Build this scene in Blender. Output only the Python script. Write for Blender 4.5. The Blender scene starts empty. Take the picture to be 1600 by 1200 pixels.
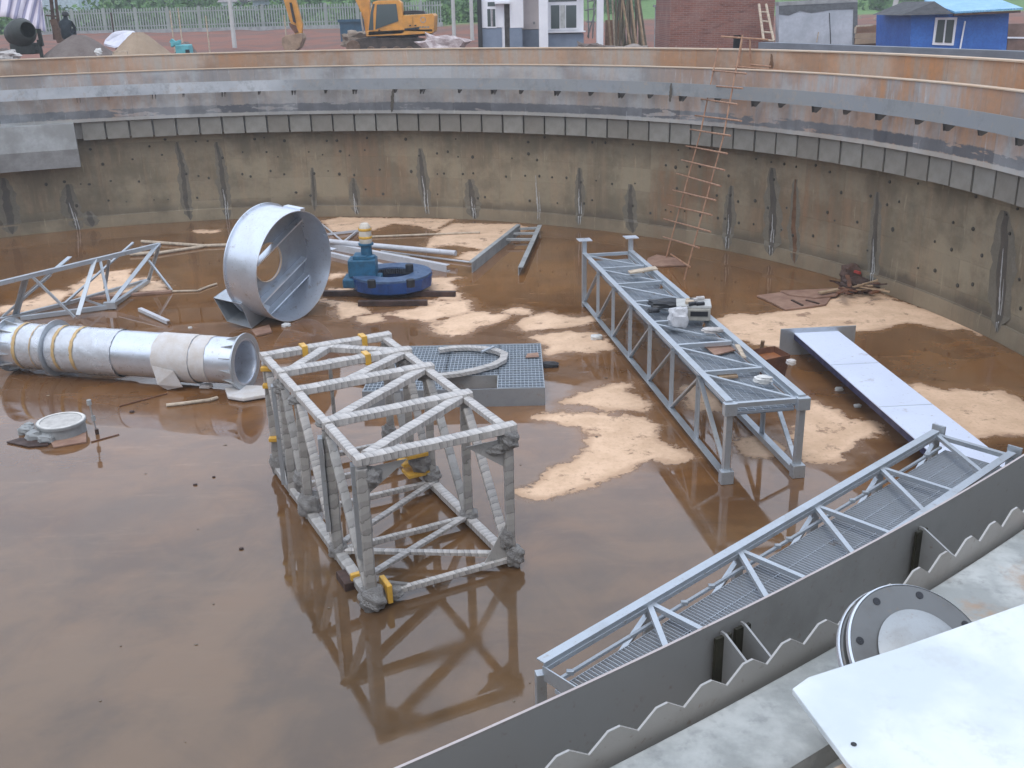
import bpy, math, random
import numpy as np
from mathutils import Vector, Matrix
random.seed(7); rng = np.random.default_rng(7)
S = bpy.context.scene; COL = S.collection
# ---------------------------------------------------------------- camera
F_PX, PITCH, ROLL = 1589.08, .3556, -.0236
EYE = np.array([0., 0., 6.])
_F = np.array([0, math.cos(PITCH), -math.sin(PITCH)]); _R0 = np.array([1., 0, 0]); _U0 = np.cross(_R0, _F)
_R = math.cos(ROLL)*_R0 + math.sin(ROLL)*_U0; _U = -math.sin(ROLL)*_R0 + math.cos(ROLL)*_U0
cd = bpy.data.cameras.new('camera'); cam = bpy.data.objects.new('camera', cd); COL.objects.link(cam)
cd.sensor_width = 36; cd.lens = F_PX/1600*36; cd.clip_end = 3000; cd.clip_start = .05
M = Matrix.Identity(4)
for i in range(3): M[i][0], M[i][1], M[i][2], M[i][3] = _R[i], _U[i], -_F[i], EYE[i]
cam.matrix_world = M
S.camera = cam
# ---------------------------------------------------------------- sky, sun, exposure (overcast)
SUN_EL, SUN_AZ = math.radians(58), math.radians(200)
w = bpy.data.worlds.new('World'); S.world = w; w.use_nodes = True
nt = w.node_tree; nt.nodes.clear()
out = nt.nodes.new('ShaderNodeOutputWorld'); bg = nt.nodes.new('ShaderNodeBackground'); bg.inputs[1].default_value = .11
sky = nt.nodes.new('ShaderNodeTexSky'); sky.sky_type = 'NISHITA'; sky.sun_disc = False
sky.sun_elevation = SUN_EL; sky.sun_rotation = SUN_AZ; sky.air_density = 1.4; sky.dust_density = 3
tc = nt.nodes.new('ShaderNodeTexCoord'); mp = nt.nodes.new('ShaderNodeMapping'); mp.inputs['Scale'].default_value = (1, 1, 2.2)
nz = nt.nodes.new('ShaderNodeTexNoise'); nz.inputs['Scale'].default_value = 1.6; nz.inputs['Detail'].default_value = 5
rp = nt.nodes.new('ShaderNodeValToRGB')
rp.color_ramp.elements[0].position = .3; rp.color_ramp.elements[0].color = (9.2, 10.7, 13.4, 1)
rp.color_ramp.elements[1].position = .7; rp.color_ramp.elements[1].color = (12.8, 13.9, 16.0, 1)
mx = nt.nodes.new('ShaderNodeMix'); mx.data_type = 'RGBA'; mx.inputs[0].default_value = .8
nt.links.new(tc.outputs['Generated'], mp.inputs[0]); nt.links.new(mp.outputs[0], nz.inputs['Vector'])
nt.links.new(nz.outputs[0], rp.inputs[0]); nt.links.new(sky.outputs[0], mx.inputs[6]); nt.links.new(rp.outputs[0], mx.inputs[7])
nt.links.new(mx.outputs[2], bg.inputs[0]); nt.links.new(bg.outputs[0], out.inputs[0])
sl = bpy.data.lights.new('sun', 'SUN'); sl.energy = .8; sl.angle = math.radians(18); sl.color = (1, .96, .9)
so = bpy.data.objects.new('sun', sl); COL.objects.link(so)
so.rotation_euler = (math.radians(90)-SUN_EL, 0, math.pi - SUN_AZ + math.radians(0))
S.view_settings.view_transform = 'Standard'; S.view_settings.look = 'None'
S.view_settings.exposure = 0.25; S.view_settings.gamma = 1; S.view_settings.use_curve_mapping = False
# ---------------------------------------------------------------- picture -> place helpers
def ray(u, v): return (u-800)/F_PX*_R - (v-600)/F_PX*_U + _F
def at(u, v, z=0.):
    r = ray(u, v); return EYE + r*((z-6)/r[2])
def atY(u, v, Y):
    r = ray(u, v); return EYE + r*(Y/r[1])
def atplane(u, v, P0, n):
    r = ray(u, v); n = np.array(n, float); return EYE + r*(((np.array(P0)-EYE)@n)/(r@n))
def col(u, Y, z):                      # the point at depth Y and height z seen in column u
    a = (u-800)/F_PX; d = np.array([0, Y, z-6.])
    A = _R[0]-a*_F[0]; B = a*(d@_F) - d@_R
    return np.array([B/A, Y, z])
CX, CY = -6.834, 15.57
def pol(r, t, z=0.): return np.array([CX+r*math.cos(t), CY+r*math.sin(t), z])
def hit(u, v, r=15.95):                # the point of the ring wall (radius r) seen at a pixel
    d = ray(u, v); a = d[0]**2+d[1]**2; ox, oy = -CX, -CY
    b = 2*(ox*d[0]+oy*d[1]); c = ox*ox+oy*oy-r*r
    t = (-b+math.sqrt(b*b-4*a*c))/2/a; P = EYE+d*t
    return math.atan2(P[1]-CY, P[0]-CX), P[2]
# ---------------------------------------------------------------- mesh helpers
def nrm(a): a = np.array(a, float); return a/max(1e-9, np.linalg.norm(a))
class MB:
    def __init__(s): s.v = []; s.f = []; s.uv = []
    def add(s, vs, fs, uvs=None):
        o = len(s.v); s.v += [tuple(map(float, p)) for p in vs]
        for k, f in enumerate(fs):
            s.f.append(tuple(o+i for i in f)); s.uv.append(uvs[k] if uvs else [(0, 0)]*len(f))
        return s
    def obox(s, c, ax, ay, az):       # centre and three half axes
        c, ax, ay, az = map(lambda q: np.array(q, float), (c, ax, ay, az))
        vs = [c+i*ax+j*ay+k*az for k in (-1, 1) for j in (-1, 1) for i in (-1, 1)]
        lx, ly, lz = [2*np.linalg.norm(q) for q in (ax, ay, az)]
        fs = [(0, 2, 3, 1), (4, 5, 7, 6), (0, 1, 5, 4), (2, 6, 7, 3), (0, 4, 6, 2), (1, 3, 7, 5)]
        def q(a, b): return [(0, 0), (0, b), (a, b), (a, 0)]
        return s.add(vs, fs, [[(0, 0), (0, ly), (lx, ly), (lx, 0)], [(0, 0), (lx, 0), (lx, ly), (0, ly)], [(0, 0), (lx, 0), (lx, lz), (0, lz)],
                              [(0, 0), (0, lz), (lx, lz), (lx, 0)], [(0, 0), (0, lz), (ly, lz), (ly, 0)], [(0, 0), (ly, 0), (ly, lz), (0, lz)]])
    def box(s, x0, x1, y0, y1, z0, z1):
        return s.obox(((x0+x1)/2, (y0+y1)/2, (z0+z1)/2), ((x1-x0)/2, 0, 0), (0, (y1-y0)/2, 0), (0, 0, (z1-z0)/2))
    def bar(s, a, b, w=.05, h=.05, up=(0, 0, 1)):
        a = np.array(a, float); b = np.array(b, float); d = b-a; L = np.linalg.norm(d); d = d/L
        sd = np.cross(d, up)
        if np.linalg.norm(sd) < .05: sd = np.cross(d, (1, .2, 0))
        sd = nrm(sd); u2 = np.cross(sd, d)
        # u along the bar is v in UV
        vs = []
        for t in (0, 1):
            for i, j in ((-1, -1), (1, -1), (1, 1), (-1, 1)): vs.append(a+d*L*t+sd*w/2*i+u2*h/2*j)
        fs = [(0, 3, 2, 1), (4, 5, 6, 7)]; uvs = [[(0, 0)]*4, [(0, L)]*4]
        for i in range(4):
            j = (i+1) % 4; fs.append((i, j, 4+j, 4+i)); uvs.append([(0, 0), (1, 0), (1, L), (0, L)])
        return s.add(vs, fs, uvs)
    def angle(s, a, b, w=.08, t=.012, up=(0, 0, 1), flip=1):   # an L-shaped rolled section
        a = np.array(a, float); b = np.array(b, float); d = nrm(b-a); sd = np.cross(d, up)
        if np.linalg.norm(sd) < .05: sd = np.cross(d, (1, .2, 0))
        sd = nrm(sd)*flip; u2 = nrm(np.cross(sd, d))
        if u2 @ np.array(up) < 0: u2 = -u2
        s.bar(a+u2*(w/2-t/2), b+u2*(w/2-t/2), w, t, u2)
        return s.bar(a+sd*(w/2-t/2), b+sd*(w/2-t/2), t, w-2*t-.001, u2)
    def tube(s, a, b, r=.03, n=10, r2=None, cap=True):
        r2 = r if r2 is None else r2
        a = np.array(a, float); b = np.array(b, float); d = nrm(b-a); L = np.linalg.norm(b-a)
        x = nrm(np.cross(d, (0, 0, 1) if abs(d[2]) < .9 else (1, 0, 0))); y = np.cross(d, x)
        vs = []
        for q, R in ((a, r), (b, r2)):
            for k in range(n): t = 2*math.pi*k/n; vs.append(q+R*(math.cos(t)*x+math.sin(t)*y))
        fs = [(k, (k+1) % n, n+(k+1) % n, n+k) for k in range(n)]; uvs = [[(k/n, 0), ((k+1)/n, 0), ((k+1)/n, L), (k/n, L)] for k in range(n)]
        if cap: fs += [tuple(range(n))[::-1], tuple(range(n, 2*n))]; uvs += [[(0, 0)]*n]*2
        return s.add(vs, fs, uvs)
    def rev(s, c, ax, prof, n=48, closed=False, a0=0, a1=2*math.pi):   # revolve (r, h) pairs about the axis ax through c
        c = np.array(c, float); d = nrm(ax); x = nrm(np.cross(d, (0, 0, 1) if abs(d[2]) < .9 else (1, 0, 0))); y = np.cross(d, x)
        full = abs(a1-a0-2*math.pi) < 1e-6; m = n if full else n+1; vs = []
        for r, h in prof:
            for k in range(m): t = a0+(a1-a0)*k/n; vs.append(c+d*h+r*(math.cos(t)*x+math.sin(t)*y))
        P = len(prof); fs = []; uvs = []; acc = 0
        for i in range(P if closed else P-1):
            j = (i+1) % P; ds = math.hypot(prof[j][0]-prof[i][0], prof[j][1]-prof[i][1])
            for k in range(n):
                k2 = (k+1) % m; fs.append((i*m+k, i*m+k2, j*m+k2, j*m+k)); u0 = (a1-a0)*k/n; u1 = (a1-a0)*(k+1)/n; R = prof[i][0]
                uvs.append([(u0, acc), (u1, acc), (u1, acc+ds), (u0, acc+ds)])
            acc += ds
        return s.add(vs, fs, uvs)
    def prism(s, pts, n, depth):       # a flat outline given depth along n
        n = np.array(n, float)*depth; k = len(pts); vs = [np.array(p, float) for p in pts]; vs = vs+[p+n for p in vs]
        fs = [tuple(range(k))[::-1], tuple(range(k, 2*k))]+[(i, (i+1) % k, k+(i+1) % k, k+i) for i in range(k)]
        return s.add(vs, fs)
    def build(s, name, mat, parent=None, smooth=False, bevel=0, org=None, autos=None):
        me = bpy.data.meshes.new(name)
        o = bpy.data.objects.new(name, me); COL.objects.link(o)
        base = np.zeros(3) if parent is None else np.array(parent['_o'])
        if parent is None:
            if org is None:
                a = np.array(s.v); org = (a.min(0)+a.max(0))/2; org[2] = a[:, 2].min()
            base = np.array(org); o.location = base
        o['_o'] = [float(q) for q in (base if parent is None else base)]
        me.from_pydata([tuple(np.array(p)-base) for p in s.v], [], s.f)
        uvl = me.uv_layers.new(name='UVMap'); flat = [c for u in s.uv for q in u for c in q]
        uvl.data.foreach_set('uv', flat)
        me.materials.append(mat); me.update()
        import bmesh
        bm = bmesh.new(); bm.from_mesh(me); bmesh.ops.recalc_face_normals(bm, faces=bm.faces)
        bm.to_mesh(me); bm.free()
        if smooth:
            for p in me.polygons: p.use_smooth = True
            try: me.set_sharp_from_angle(angle=math.radians(autos or 35))
            except Exception: pass
        if bevel:
            b = o.modifiers.new('bevel', 'BEVEL'); b.width = bevel; b.segments = 2; b.limit_method = 'ANGLE'
        if parent is not None: o.parent = parent
        return o
def thing(name, label, cat, loc, group=None):
    o = bpy.data.objects.new(name, None); COL.objects.link(o); o.empty_display_size = .1
    o.location = tuple(map(float, loc)); o['_o'] = [float(q) for q in loc]; o['label'] = label; o['category'] = cat
    if group: o['group'] = group
    return o
def tag(o, label, cat, group=None):
    o['label'] = label; o['category'] = cat
    if group: o['group'] = group
    return o
def struct(o, kind='structure'): o['kind'] = kind; return o
# ---------------------------------------------------------------- materials
class NT:
    def __init__(s, name):
        s.m = bpy.data.materials.new(name); s.m.use_nodes = True; s.t = s.m.node_tree; s.b = s.t.nodes['Principled BSDF']; s.c = s.N('ShaderNodeTexCoord')
    def N(s, k): return s.t.nodes.new(k)
    def L(s, a, b): s.t.links.new(a, b)
    def mapn(s, src, scale):
        m = s.N('ShaderNodeMapping'); m.inputs['Scale'].default_value = scale; s.L(src, m.inputs[0]); return m.outputs[0]
    def noise(s, scale, detail=6, vec=None, rough=.6, dist=0):
        n = s.N('ShaderNodeTexNoise'); n.inputs['Scale'].default_value = scale; n.inputs['Detail'].default_value = detail; n.inputs['Roughness'].default_value = rough
        n.inputs['Distortion'].default_value = dist; s.L(vec or s.c.outputs['Object'], n.inputs['Vector']); return n.outputs[0]
    def ramp(s, x, a, b, ca=0, cb=1):
        r = s.N('ShaderNodeMapRange'); r.interpolation_type = 'SMOOTHSTEP'; s.L(x, r.inputs[0])
        for i, q in enumerate((a, b, ca, cb)): r.inputs[i+1].default_value = q
        return r.outputs[0]
    def math(s, op, a, b=None):
        n = s.N('ShaderNodeMath'); n.operation = op
        for i, q in enumerate((a, b)):
            if q is None: continue
            if isinstance(q, (int, float)): n.inputs[i].default_value = q
            else: s.L(q, n.inputs[i])
        return n.outputs[0]
    def mix(s, f, a, b, mode='MIX'):
        n = s.N('ShaderNodeMix'); n.data_type = 'RGBA'; n.blend_type = mode
        for i, q in ((0, f), (6, a), (7, b)):
            if isinstance(q, (int, float)): n.inputs[i].default_value = q
            elif isinstance(q, tuple): n.inputs[i].default_value = (*q, 1)
            else: s.L(q, n.inputs[i])
        return n.outputs[2]
    def bump(s, h, st=.3, dist=.01):
        b = s.N('ShaderNodeBump'); b.inputs['Strength'].default_value = st; b.inputs['Distance'].default_value = dist; s.L(h, b.inputs['Height']); s.L(b.outputs[0], s.b.inputs['Normal'])
    def set(s, **k):
        for a, q in k.items():
            i = s.b.inputs[{'col': 'Base Color', 'rough': 'Roughness', 'metal': 'Metallic', 'ior': 'IOR', 'alpha': 'Alpha', 'spec': 'Specular IOR Level', 'trans': 'Transmission Weight'}[a]]
            if isinstance(q, (int, float)): i.default_value = q
            elif isinstance(q, tuple): i.default_value = (*q, 1)
            else: s.L(q, i)
        return s.m
    def sep(s, v):
        n = s.N('ShaderNodeSeparateXYZ'); s.L(v, n.inputs[0]); return n.outputs
    def attr(s, name):
        n = s.N('ShaderNodeAttribute'); n.attribute_name = name; return n.outputs['Fac']
def simple(name, c, rough=.6, metal=0., var=.25, sc=6, c2=None, bump=.15, bd=.01, vary=False):
    m = NT(name); a = m.noise(sc); b = m.noise(sc*7, 4)
    c2 = c2 or tuple(q*(1-var*1.4) for q in c)
    cc = m.mix(m.ramp(a, .35, .68), c, c2); cc = m.mix(m.ramp(b, .3, .75, 0, .5), cc, tuple(q*(1-var) for q in c))
    m.bump(b, bump, bd)
    return m.set(col=cc, rough=m.ramp(a, .3, .7, max(.05, rough-.08), min(1, rough+.12)), metal=metal)
def metal(name, c=(.5, .52, .55), rough=.42, dirt=(.3, .3, .3), amt=.5, met=.85, sc=3):
    m = NT(name); a = m.noise(sc, 8); b = m.noise(sc*14, 5); g = m.noise(60, 3)
    cc = m.mix(m.ramp(a, .45, .72, 0, amt), c, dirt); cc = m.mix(m.ramp(b, .60, .74, 0, .5), cc, (.22, .16, .11)); mud = m.noise(sc*2.3, 8, rough=.75); cc = m.mix(m.ramp(mud, .58, .68, 0, .5), cc, (.26, .19, .13))
    m.bump(g, .06, .004)
    return m.set(col=cc, rough=m.ramp(a, .3, .7, rough-.08, rough+.15), metal=met)
STEEL = metal('galvanised_steel', (.50, .54, .58), .45, (.40, .42, .43), .5, .75)
STEELD = metal('dull_stainless', (.36, .36, .355), .38, (.22, .22, .205), .6, .45, 2)
STEELS = metal('bright_steel', (.70, .74, .80), .34, (.55, .56, .60), .5, .8, 2)
WHITEMET = metal('white_primed_steel', (.52, .53, .56), .5, (.38, .37, .37), .5, .15)
BLUE = simple('blue_machine_paint', (.014, .07, .26), .4, 0, .4, 5, (.012, .04, .14))
TEAL = simple('teal_gearbox_paint', (.02, .13, .24), .4, 0, .3, 8)
BLACK = simple('black_rubber', (.012, .013, .018), .5)
YEL = simple('yellow_excavator_paint', (.70, .31, .045), .45, 0, .25, 1.5, (.42, .20, .04))
YTAPE = simple('yellow_packing_tape', (.70, .40, .06), .35, 0, .2, 9)
WOOD = simple('weathered_timber', (.42, .30, .19), .8, 0, .35, 6, (.28, .19, .12))
PALEWOOD = simple('pale_stick', (.55, .45, .34), .8, 0, .3, 9)
DARKWOOD = simple('wet_dark_timber', (.07, .035, .025), .6, 0, .4, 6)
LADR = simple('reddish_ladder_pole', (.40, .23, .14), .8, 0, .35, 7, (.26, .13, .08))
PLY = simple('muddy_plywood', (.33, .20, .14), .75, 0, .3, 3, (.22, .12, .085))
RUST = simple('rusty_steel', (.17, .07, .035), .8, 0, .4, 5, (.09, .04, .025))
GLASS = NT('dark_window_glass').set(col=(.05, .07, .07), rough=.08, spec=.6)
WHITEW = simple('white_render', (.80, .81, .84), .75, 0, .06, 1.5, (.72, .73, .77))
PINKW = simple('pinkish_render', (.66, .60, .58), .8, 0, .08, 2)
DADO = simple('grey_blue_dado', (.20, .25, .33), .8, 0, .12, 2)
GREYC = simple('grey_concrete', (.33, .34, .34), .85, 0, .25, 3)
MORTAR = simple('grey_plaster', (.46, .49, .54), .9, 0, .3, 1.4, (.33, .36, .40))
SANDG = simple('grey_sand', (.17, .14, .125), .95, 0, .25, 2, (.13, .10, .09), .5, .05)
SANDT = simple('tan_sand', (.33, .245, .17), .95, 0, .2, 2, (.27, .20, .14), .5, .05)
SHEET = NT('white_board')
_a = SHEET.noise(2.5); _b = SHEET.noise(30, 6)
SHEET.bump(_b, .08, .004)
SHEET = SHEET.set(col=SHEET.mix(SHEET.ramp(_b, .66, .8, 0, .35), SHEET.mix(SHEET.ramp(SHEET.noise(9, 8, rough=.75), .52, .66, 0, .45), SHEET.mix(SHEET.ramp(_a, .42, .6), (.62, .65, .66), (.50, .545, .56)), (.42, .44, .44)), (.38, .39, .38)), rough=.5)
CLOTH = simple('pale_cloth', (.55, .52, .50), .9, 0, .35, 7)
PIPEM = None
def wrap_mat(name, film=(.55, .54, .53), dark=(.25, .25, .25), per=14.):
    # plastic film wound round a member: overlapping turns make stripes across it
    m = NT(name); uv = m.sep(m.c.outputs['UV']); n = m.noise(5, 5); n2 = m.noise(22, 4)
    t = m.math('ADD', m.math('MULTIPLY', uv[1], per), m.math('ADD', m.math('MULTIPLY', uv[0], .6), m.math('MULTIPLY', n, 1.3)))
    fr = m.math('FRACT', t); wn = m.N('ShaderNodeTexWhiteNoise'); wn.noise_dimensions = '1D'; m.L(m.math('FLOOR', t), wn.inputs['W'])
    st = m.ramp(fr, .02, .14, 1, 0); half = m.ramp(fr, .48, .56)
    cc = m.mix(m.math('MULTIPLY', wn.outputs[0], .75), film, tuple(q*.62 for q in film)); cc = m.mix(m.math('MULTIPLY', half, .35), cc, tuple(min(.8, q*1.35) for q in film))
    cc = m.mix(m.math('MULTIPLY', st, m.ramp(wn.outputs[0], .2, .6, .25, .85)), cc, dark); cc = m.mix(m.ramp(n2, .55, .75, 0, .35), cc, (.40, .35, .32))
    m.bump(m.math('ADD', fr, n2), .5, .012)
    return m.set(col=cc, rough=.33, spec=.5)
WRAP = wrap_mat('film_wrapped_steel', (.46, .435, .41), (.10, .10, .11), 13.); WRAPD = wrap_mat('dirty_film_wrapped_steel', (.36, .345, .325), (.17, .16, .15), 6.)
FILM = simple('crumpled_packing_film', (.40, .385, .37), .3, 0, .35, 9, (.26, .245, .235), 1.0, .05)
FILMP = simple('pale_packing_sheet', (.60, .58, .57), .6, 0, .15, 5, (.52, .47, .42), .4, .01)
# --- concrete of the ring walls. UV = (angle*radius, height); attribute 'rust' drives the orange silt staining
def wall_mat(name, base, alt, patch, rustcol, kind):
    m = NT(name); uvs = m.c.outputs['UV']; uv = m.sep(uvs)
    big = m.noise(.55, 6, uvs); fine = m.noise(9, 8, uvs); streak = m.noise(1.7, 7, m.mapn(uvs, (2.2, .22, 1)), .65); st2 = m.noise(5, 5, m.mapn(uvs, (2.0, .12, 1)))
    cc = m.mix(m.ramp(big, .42, .58), base, alt)
    cc = m.mix(m.ramp(streak, .46, .66, 0, .65), cc, patch); cc = m.mix(m.ramp(m.noise(1.1, 7, uvs, .7, .5), .52, .64, 0, .45), cc, tuple(q*.62 for q in base))
    r = m.attr('rust')
    rf = m.math('MULTIPLY', r, m.ramp(m.math('ADD', m.math('MULTIPLY', streak, .7), m.math('MULTIPLY', big, .5)), .42, .72))
    cc = m.mix(rf, cc, rustcol)
    cc = m.mix(m.math('MULTIPLY', m.ramp(st2, .6, .74, 0, .5), m.math('ADD', r, .25)), cc, tuple(q*.45 for q in rustcol))
    cc = m.mix(m.ramp(fine, .35, .75, 0, .35), cc, tuple(q*.6 for q in patch))
    # formwork seams
    sx = m.math('FRACT', m.math('MULTIPLY', uv[0], 1/1.22)); seam = m.ramp(sx, 0, .012, 1, 0)
    sy = m.math('FRACT', m.math('MULTIPLY', uv[1], 1/.61)); seam = m.math('MAXIMUM', seam, m.math('MULTIPLY', m.ramp(sy, 0, .02, 1, 0), .6 if kind == 'wall' else 0))
    cc = m.mix(m.math('MULTIPLY', seam, .4), cc, tuple(q*.35 for q in patch))
    if kind == 'wall':   # darker towards the shelf, ragged damp band above the kicker
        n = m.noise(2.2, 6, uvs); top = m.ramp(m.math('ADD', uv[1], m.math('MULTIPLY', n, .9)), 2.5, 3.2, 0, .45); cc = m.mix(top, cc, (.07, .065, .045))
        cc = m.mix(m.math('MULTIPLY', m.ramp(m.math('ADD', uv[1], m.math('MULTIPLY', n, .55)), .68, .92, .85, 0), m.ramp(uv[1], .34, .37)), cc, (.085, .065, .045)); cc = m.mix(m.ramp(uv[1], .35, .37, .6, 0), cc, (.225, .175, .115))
    if kind == 'launder':  # dark mortar smeared in a ragged band along the foot
        n = m.noise(1.3, 5, m.mapn(uvs, (.55, 2.4, 1))); n3 = m.noise(6, 4, uvs)
        y = m.math('ADD', uv[1], m.math('MULTIPLY', m.math('SUBTRACT', n3, .5), .12))
        band = m.math('MULTIPLY', m.ramp(y, 3.22, 3.25), m.ramp(y, 3.44, 3.48, 1, 0))
        band = m.math('MULTIPLY', band, m.ramp(n, .41, .44))
        cc = m.mix(m.math('MULTIPLY', band, .95), cc, (.085, .088, .10))
        cc = m.mix(m.math('MULTIPLY', m.ramp(uv[1], 3.22, 3.24, .7, 0), 1.), cc, (.46, .44, .39))
    wn = m.N('ShaderNodeTexWhiteNoise'); fl_ = m.N('ShaderNodeVectorMath'); fl_.operation = 'FLOOR'; m.L(m.mapn(uvs, (1/1.22, 1/.61 if kind == 'wall' else .01, 1)), fl_.inputs[0]); m.L(fl_.outputs[0], wn.inputs['Vector'])
    cc = m.mix(m.math('MULTIPLY', wn.outputs[0], .55), cc, m.mix(m.ramp(big, .4, .6), tuple(min(1, q*1.45) for q in base), tuple(q*.62 for q in base)))
    ef = m.noise(2.5, 6, m.mapn(uvs, (2.6, .35, 1)), .7); cc = m.mix(m.ramp(ef, .58, .72, 0, .5), cc, tuple(min(.6, q*1.7) for q in base))
    m.bump(m.math('SUBTRACT', m.math('ADD', fine, streak), seam), .35, .02)
    return m.set(col=cc, rough=.85)
W_BASE = wall_mat('stained_tank_concrete', (.235, .195, .13), (.16, .137, .09), (.29, .22, .14), (.25, .11, .045), 'wall')
W_LAUN = wall_mat('launder_concrete', (.34, .35, .36), (.26, .265, .27), (.40, .34, .28), (.46, .23, .11), 'launder')
W_RIM = wall_mat('rim_concrete', (.33, .29, .25), (.30, .24, .19), (.38, .26, .17), (.44, .21, .09), 'rim')
W_PANEL = NT('panel_concrete'); _a = W_PANEL.noise(2, 7); _o = W_PANEL.N('ShaderNodeObjectInfo'); _c = W_PANEL.mix(W_PANEL.ramp(_a, .35, .65), (.28, .265, .235), (.21, .198, .17)); _c = W_PANEL.mix(W_PANEL.math('MULTIPLY', _o.outputs['Random'], .5), _c, (.15, .125, .095)); W_PANEL.bump(W_PANEL.noise(20), .3, .01); W_PANEL = W_PANEL.set(col=_c, rough=.85)
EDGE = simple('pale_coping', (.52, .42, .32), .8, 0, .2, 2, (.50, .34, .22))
W_NEAR = NT('near_concrete'); _m = W_NEAR
_a = _m.noise(3, 8); _b = _m.noise(25, 8); _r = _m.noise(2.1, 6, rough=.7)
_c = _m.mix(_m.ramp(_a, .42, .58), (.44, .455, .44), (.28, .295, .285)); _c = _m.mix(_m.ramp(_r, .50, .62, 0, .8), _c, (.34, .23, .15)); _c = _m.mix(_m.ramp(_b, .5, .72, 0, .5), _c, (.20, .21, .21)); _c = _m.mix(_m.ramp(_m.noise(7, 8, rough=.75), .58, .68, 0, .6), _c, (.17, .17, .16))
_m.bump(_b, .4, .01); W_NEAR = _m.set(col=_c, rough=.85)

# ---------------------------------------------------------------- wet floor, with dry silt islands
def cr(ox, oy, s, pts): return [(ox+x/s, oy+y/s) for x, y in pts]
B2 = (480, 340, 3.81); E4 = (1150, 400, 3.556); L7 = (0, 340, 3.75)
PATCH = [
 [(806,768),(838,758),(853,748),(860,735),(900,722),(920,700),(925,680),(912,667),(880,662),(835,652),(880,645),(950,648),(1000,653),(1025,663),(1022,690),(1050,700),(1079,713),(1060,722),(1030,715),(1000,722),(960,740),(930,752),(890,765),(855,778),(825,776)],
 [(880,628),(910,615),(960,601),(985,599),(972,611),(1008,628),(1006,640),(960,638),(925,634)],
 cr(*B2, [(450,575),(560,560),(640,545),(760,520),(700,505),(740,490),(830,500),(960,495),(950,530),(975,555),(900,575),(800,590),(720,615),(640,605),(560,590)]),
 cr(*B2, [(740,640),(850,600),(980,565),(1060,565),(1090,580),(1200,575),(1130,620),(1000,650),(940,690),(860,705),(800,690),(770,660)]),
 cr(*B2, [(1260,625),(1330,590),(1430,570),(1520,590),(1620,600),(1700,585),(1740,605),(1640,640),(1500,650),(1400,665),(1300,670)]),
 cr(*B2, [(1170,550),(1250,540),(1330,555),(1310,572),(1200,565)]),
 cr(*B2, [(1340,715),(1450,690),(1560,680),(1700,690),(1790,730),(1800,780),(1650,800),(1500,790),(1450,820),(1420,800),(1450,760)]),
 cr(*B2, [(720,360),(880,360),(830,385),(880,400),(870,440),(750,445),(740,390)]),
 cr(*B2, [(90,490),(200,500),(300,520),(365,560),(290,580),(210,600),(200,560),(150,510)]),
 cr(*B2, [(330,610),(400,590),(430,600),(420,620),(350,622)]),
 cr(*B2, [(130,440),(150,425),(270,425),(260,460),(150,455)]), cr(*B2, [(130,340),(220,330),(200,350),(140,358)]),
 cr(*B2, [(100,20),(200,0),(860,10),(760,75),(640,40),(500,35),(380,75),(150,80)]),
 cr(*B2, [(800,70),(880,35),(1250,40),(1300,60),(1160,160),(1060,190),(880,160),(720,180),(720,160)]),
 cr(*B2, [(900,240),(960,205),(1060,200),(1000,260)]), cr(*B2, [(780,480),(850,450),(915,455),(890,490)]),
 cr(*E4, [(-90,350),(0,325),(120,335),(250,310),(330,290),(500,250),(580,215),(800,215),(950,270),(1100,320),(1380,400),(1380,440),(1270,395),(1180,410),(1060,380),(950,365),(880,380),(740,410),(600,420),(560,380),(480,420),(330,430),(310,510),(180,500),(100,490),(60,460),(0,480)]),
 cr(*E4, [(940,710),(1020,720),(1180,755),(1270,745),(1350,755),(1450,750),(1560,800),(1650,850),(1650,1000),(1480,980),(1350,1000),(1300,1020),(1100,850),(1000,780)]),
 cr(*E4, [(400,810),(480,830),(560,870),(620,910),(760,920),(820,980),(700,1010),(640,1060),(560,1138),(380,1138),(330,1000),(370,900)]),
 cr(*L7, [(430,400),(560,330),(750,305),(760,360),(870,355),(960,390),(960,425),(800,430),(500,470),(420,440)]),
 cr(*L7, [(0,520),(90,510),(200,480),(320,430),(410,440),(330,500),(180,550),(0,560)]), cr(*L7, [(1140,75),(1290,75),(1270,88),(1150,90)]),
 [(1062,604),(1100,600),(1125,625),(1118,642),(1085,640)], [(1150,690),(1190,680),(1225,700),(1210,715),(1165,712)], [(560,495),(590,493),(600,500),(575,504)],
]
def sdf(P, poly):
    poly = np.array(poly); n = len(poly); d = np.full(len(P), 1e9); ins = np.zeros(len(P), bool)
    for i in range(n):
        a, b = poly[i], poly[(i+1) % n]; e = b-a; w_ = P-a
        t = np.clip((w_@e)/(e@e+1e-12), 0, 1); q = w_-t[:, None]*e; d = np.minimum(d, np.hypot(q[:, 0], q[:, 1]))
        c = ((a[1] > P[:, 1]) != (b[1] > P[:, 1])) & (P[:, 0] < (b[0]-a[0])*(P[:, 1]-a[1])/(b[1]-a[1]+1e-12)+a[0]); ins ^= c
    return np.where(ins, d, -d)
xs = np.arange(-16, 9.6, .12); ys = np.arange(5, 31.8, .12)
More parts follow.
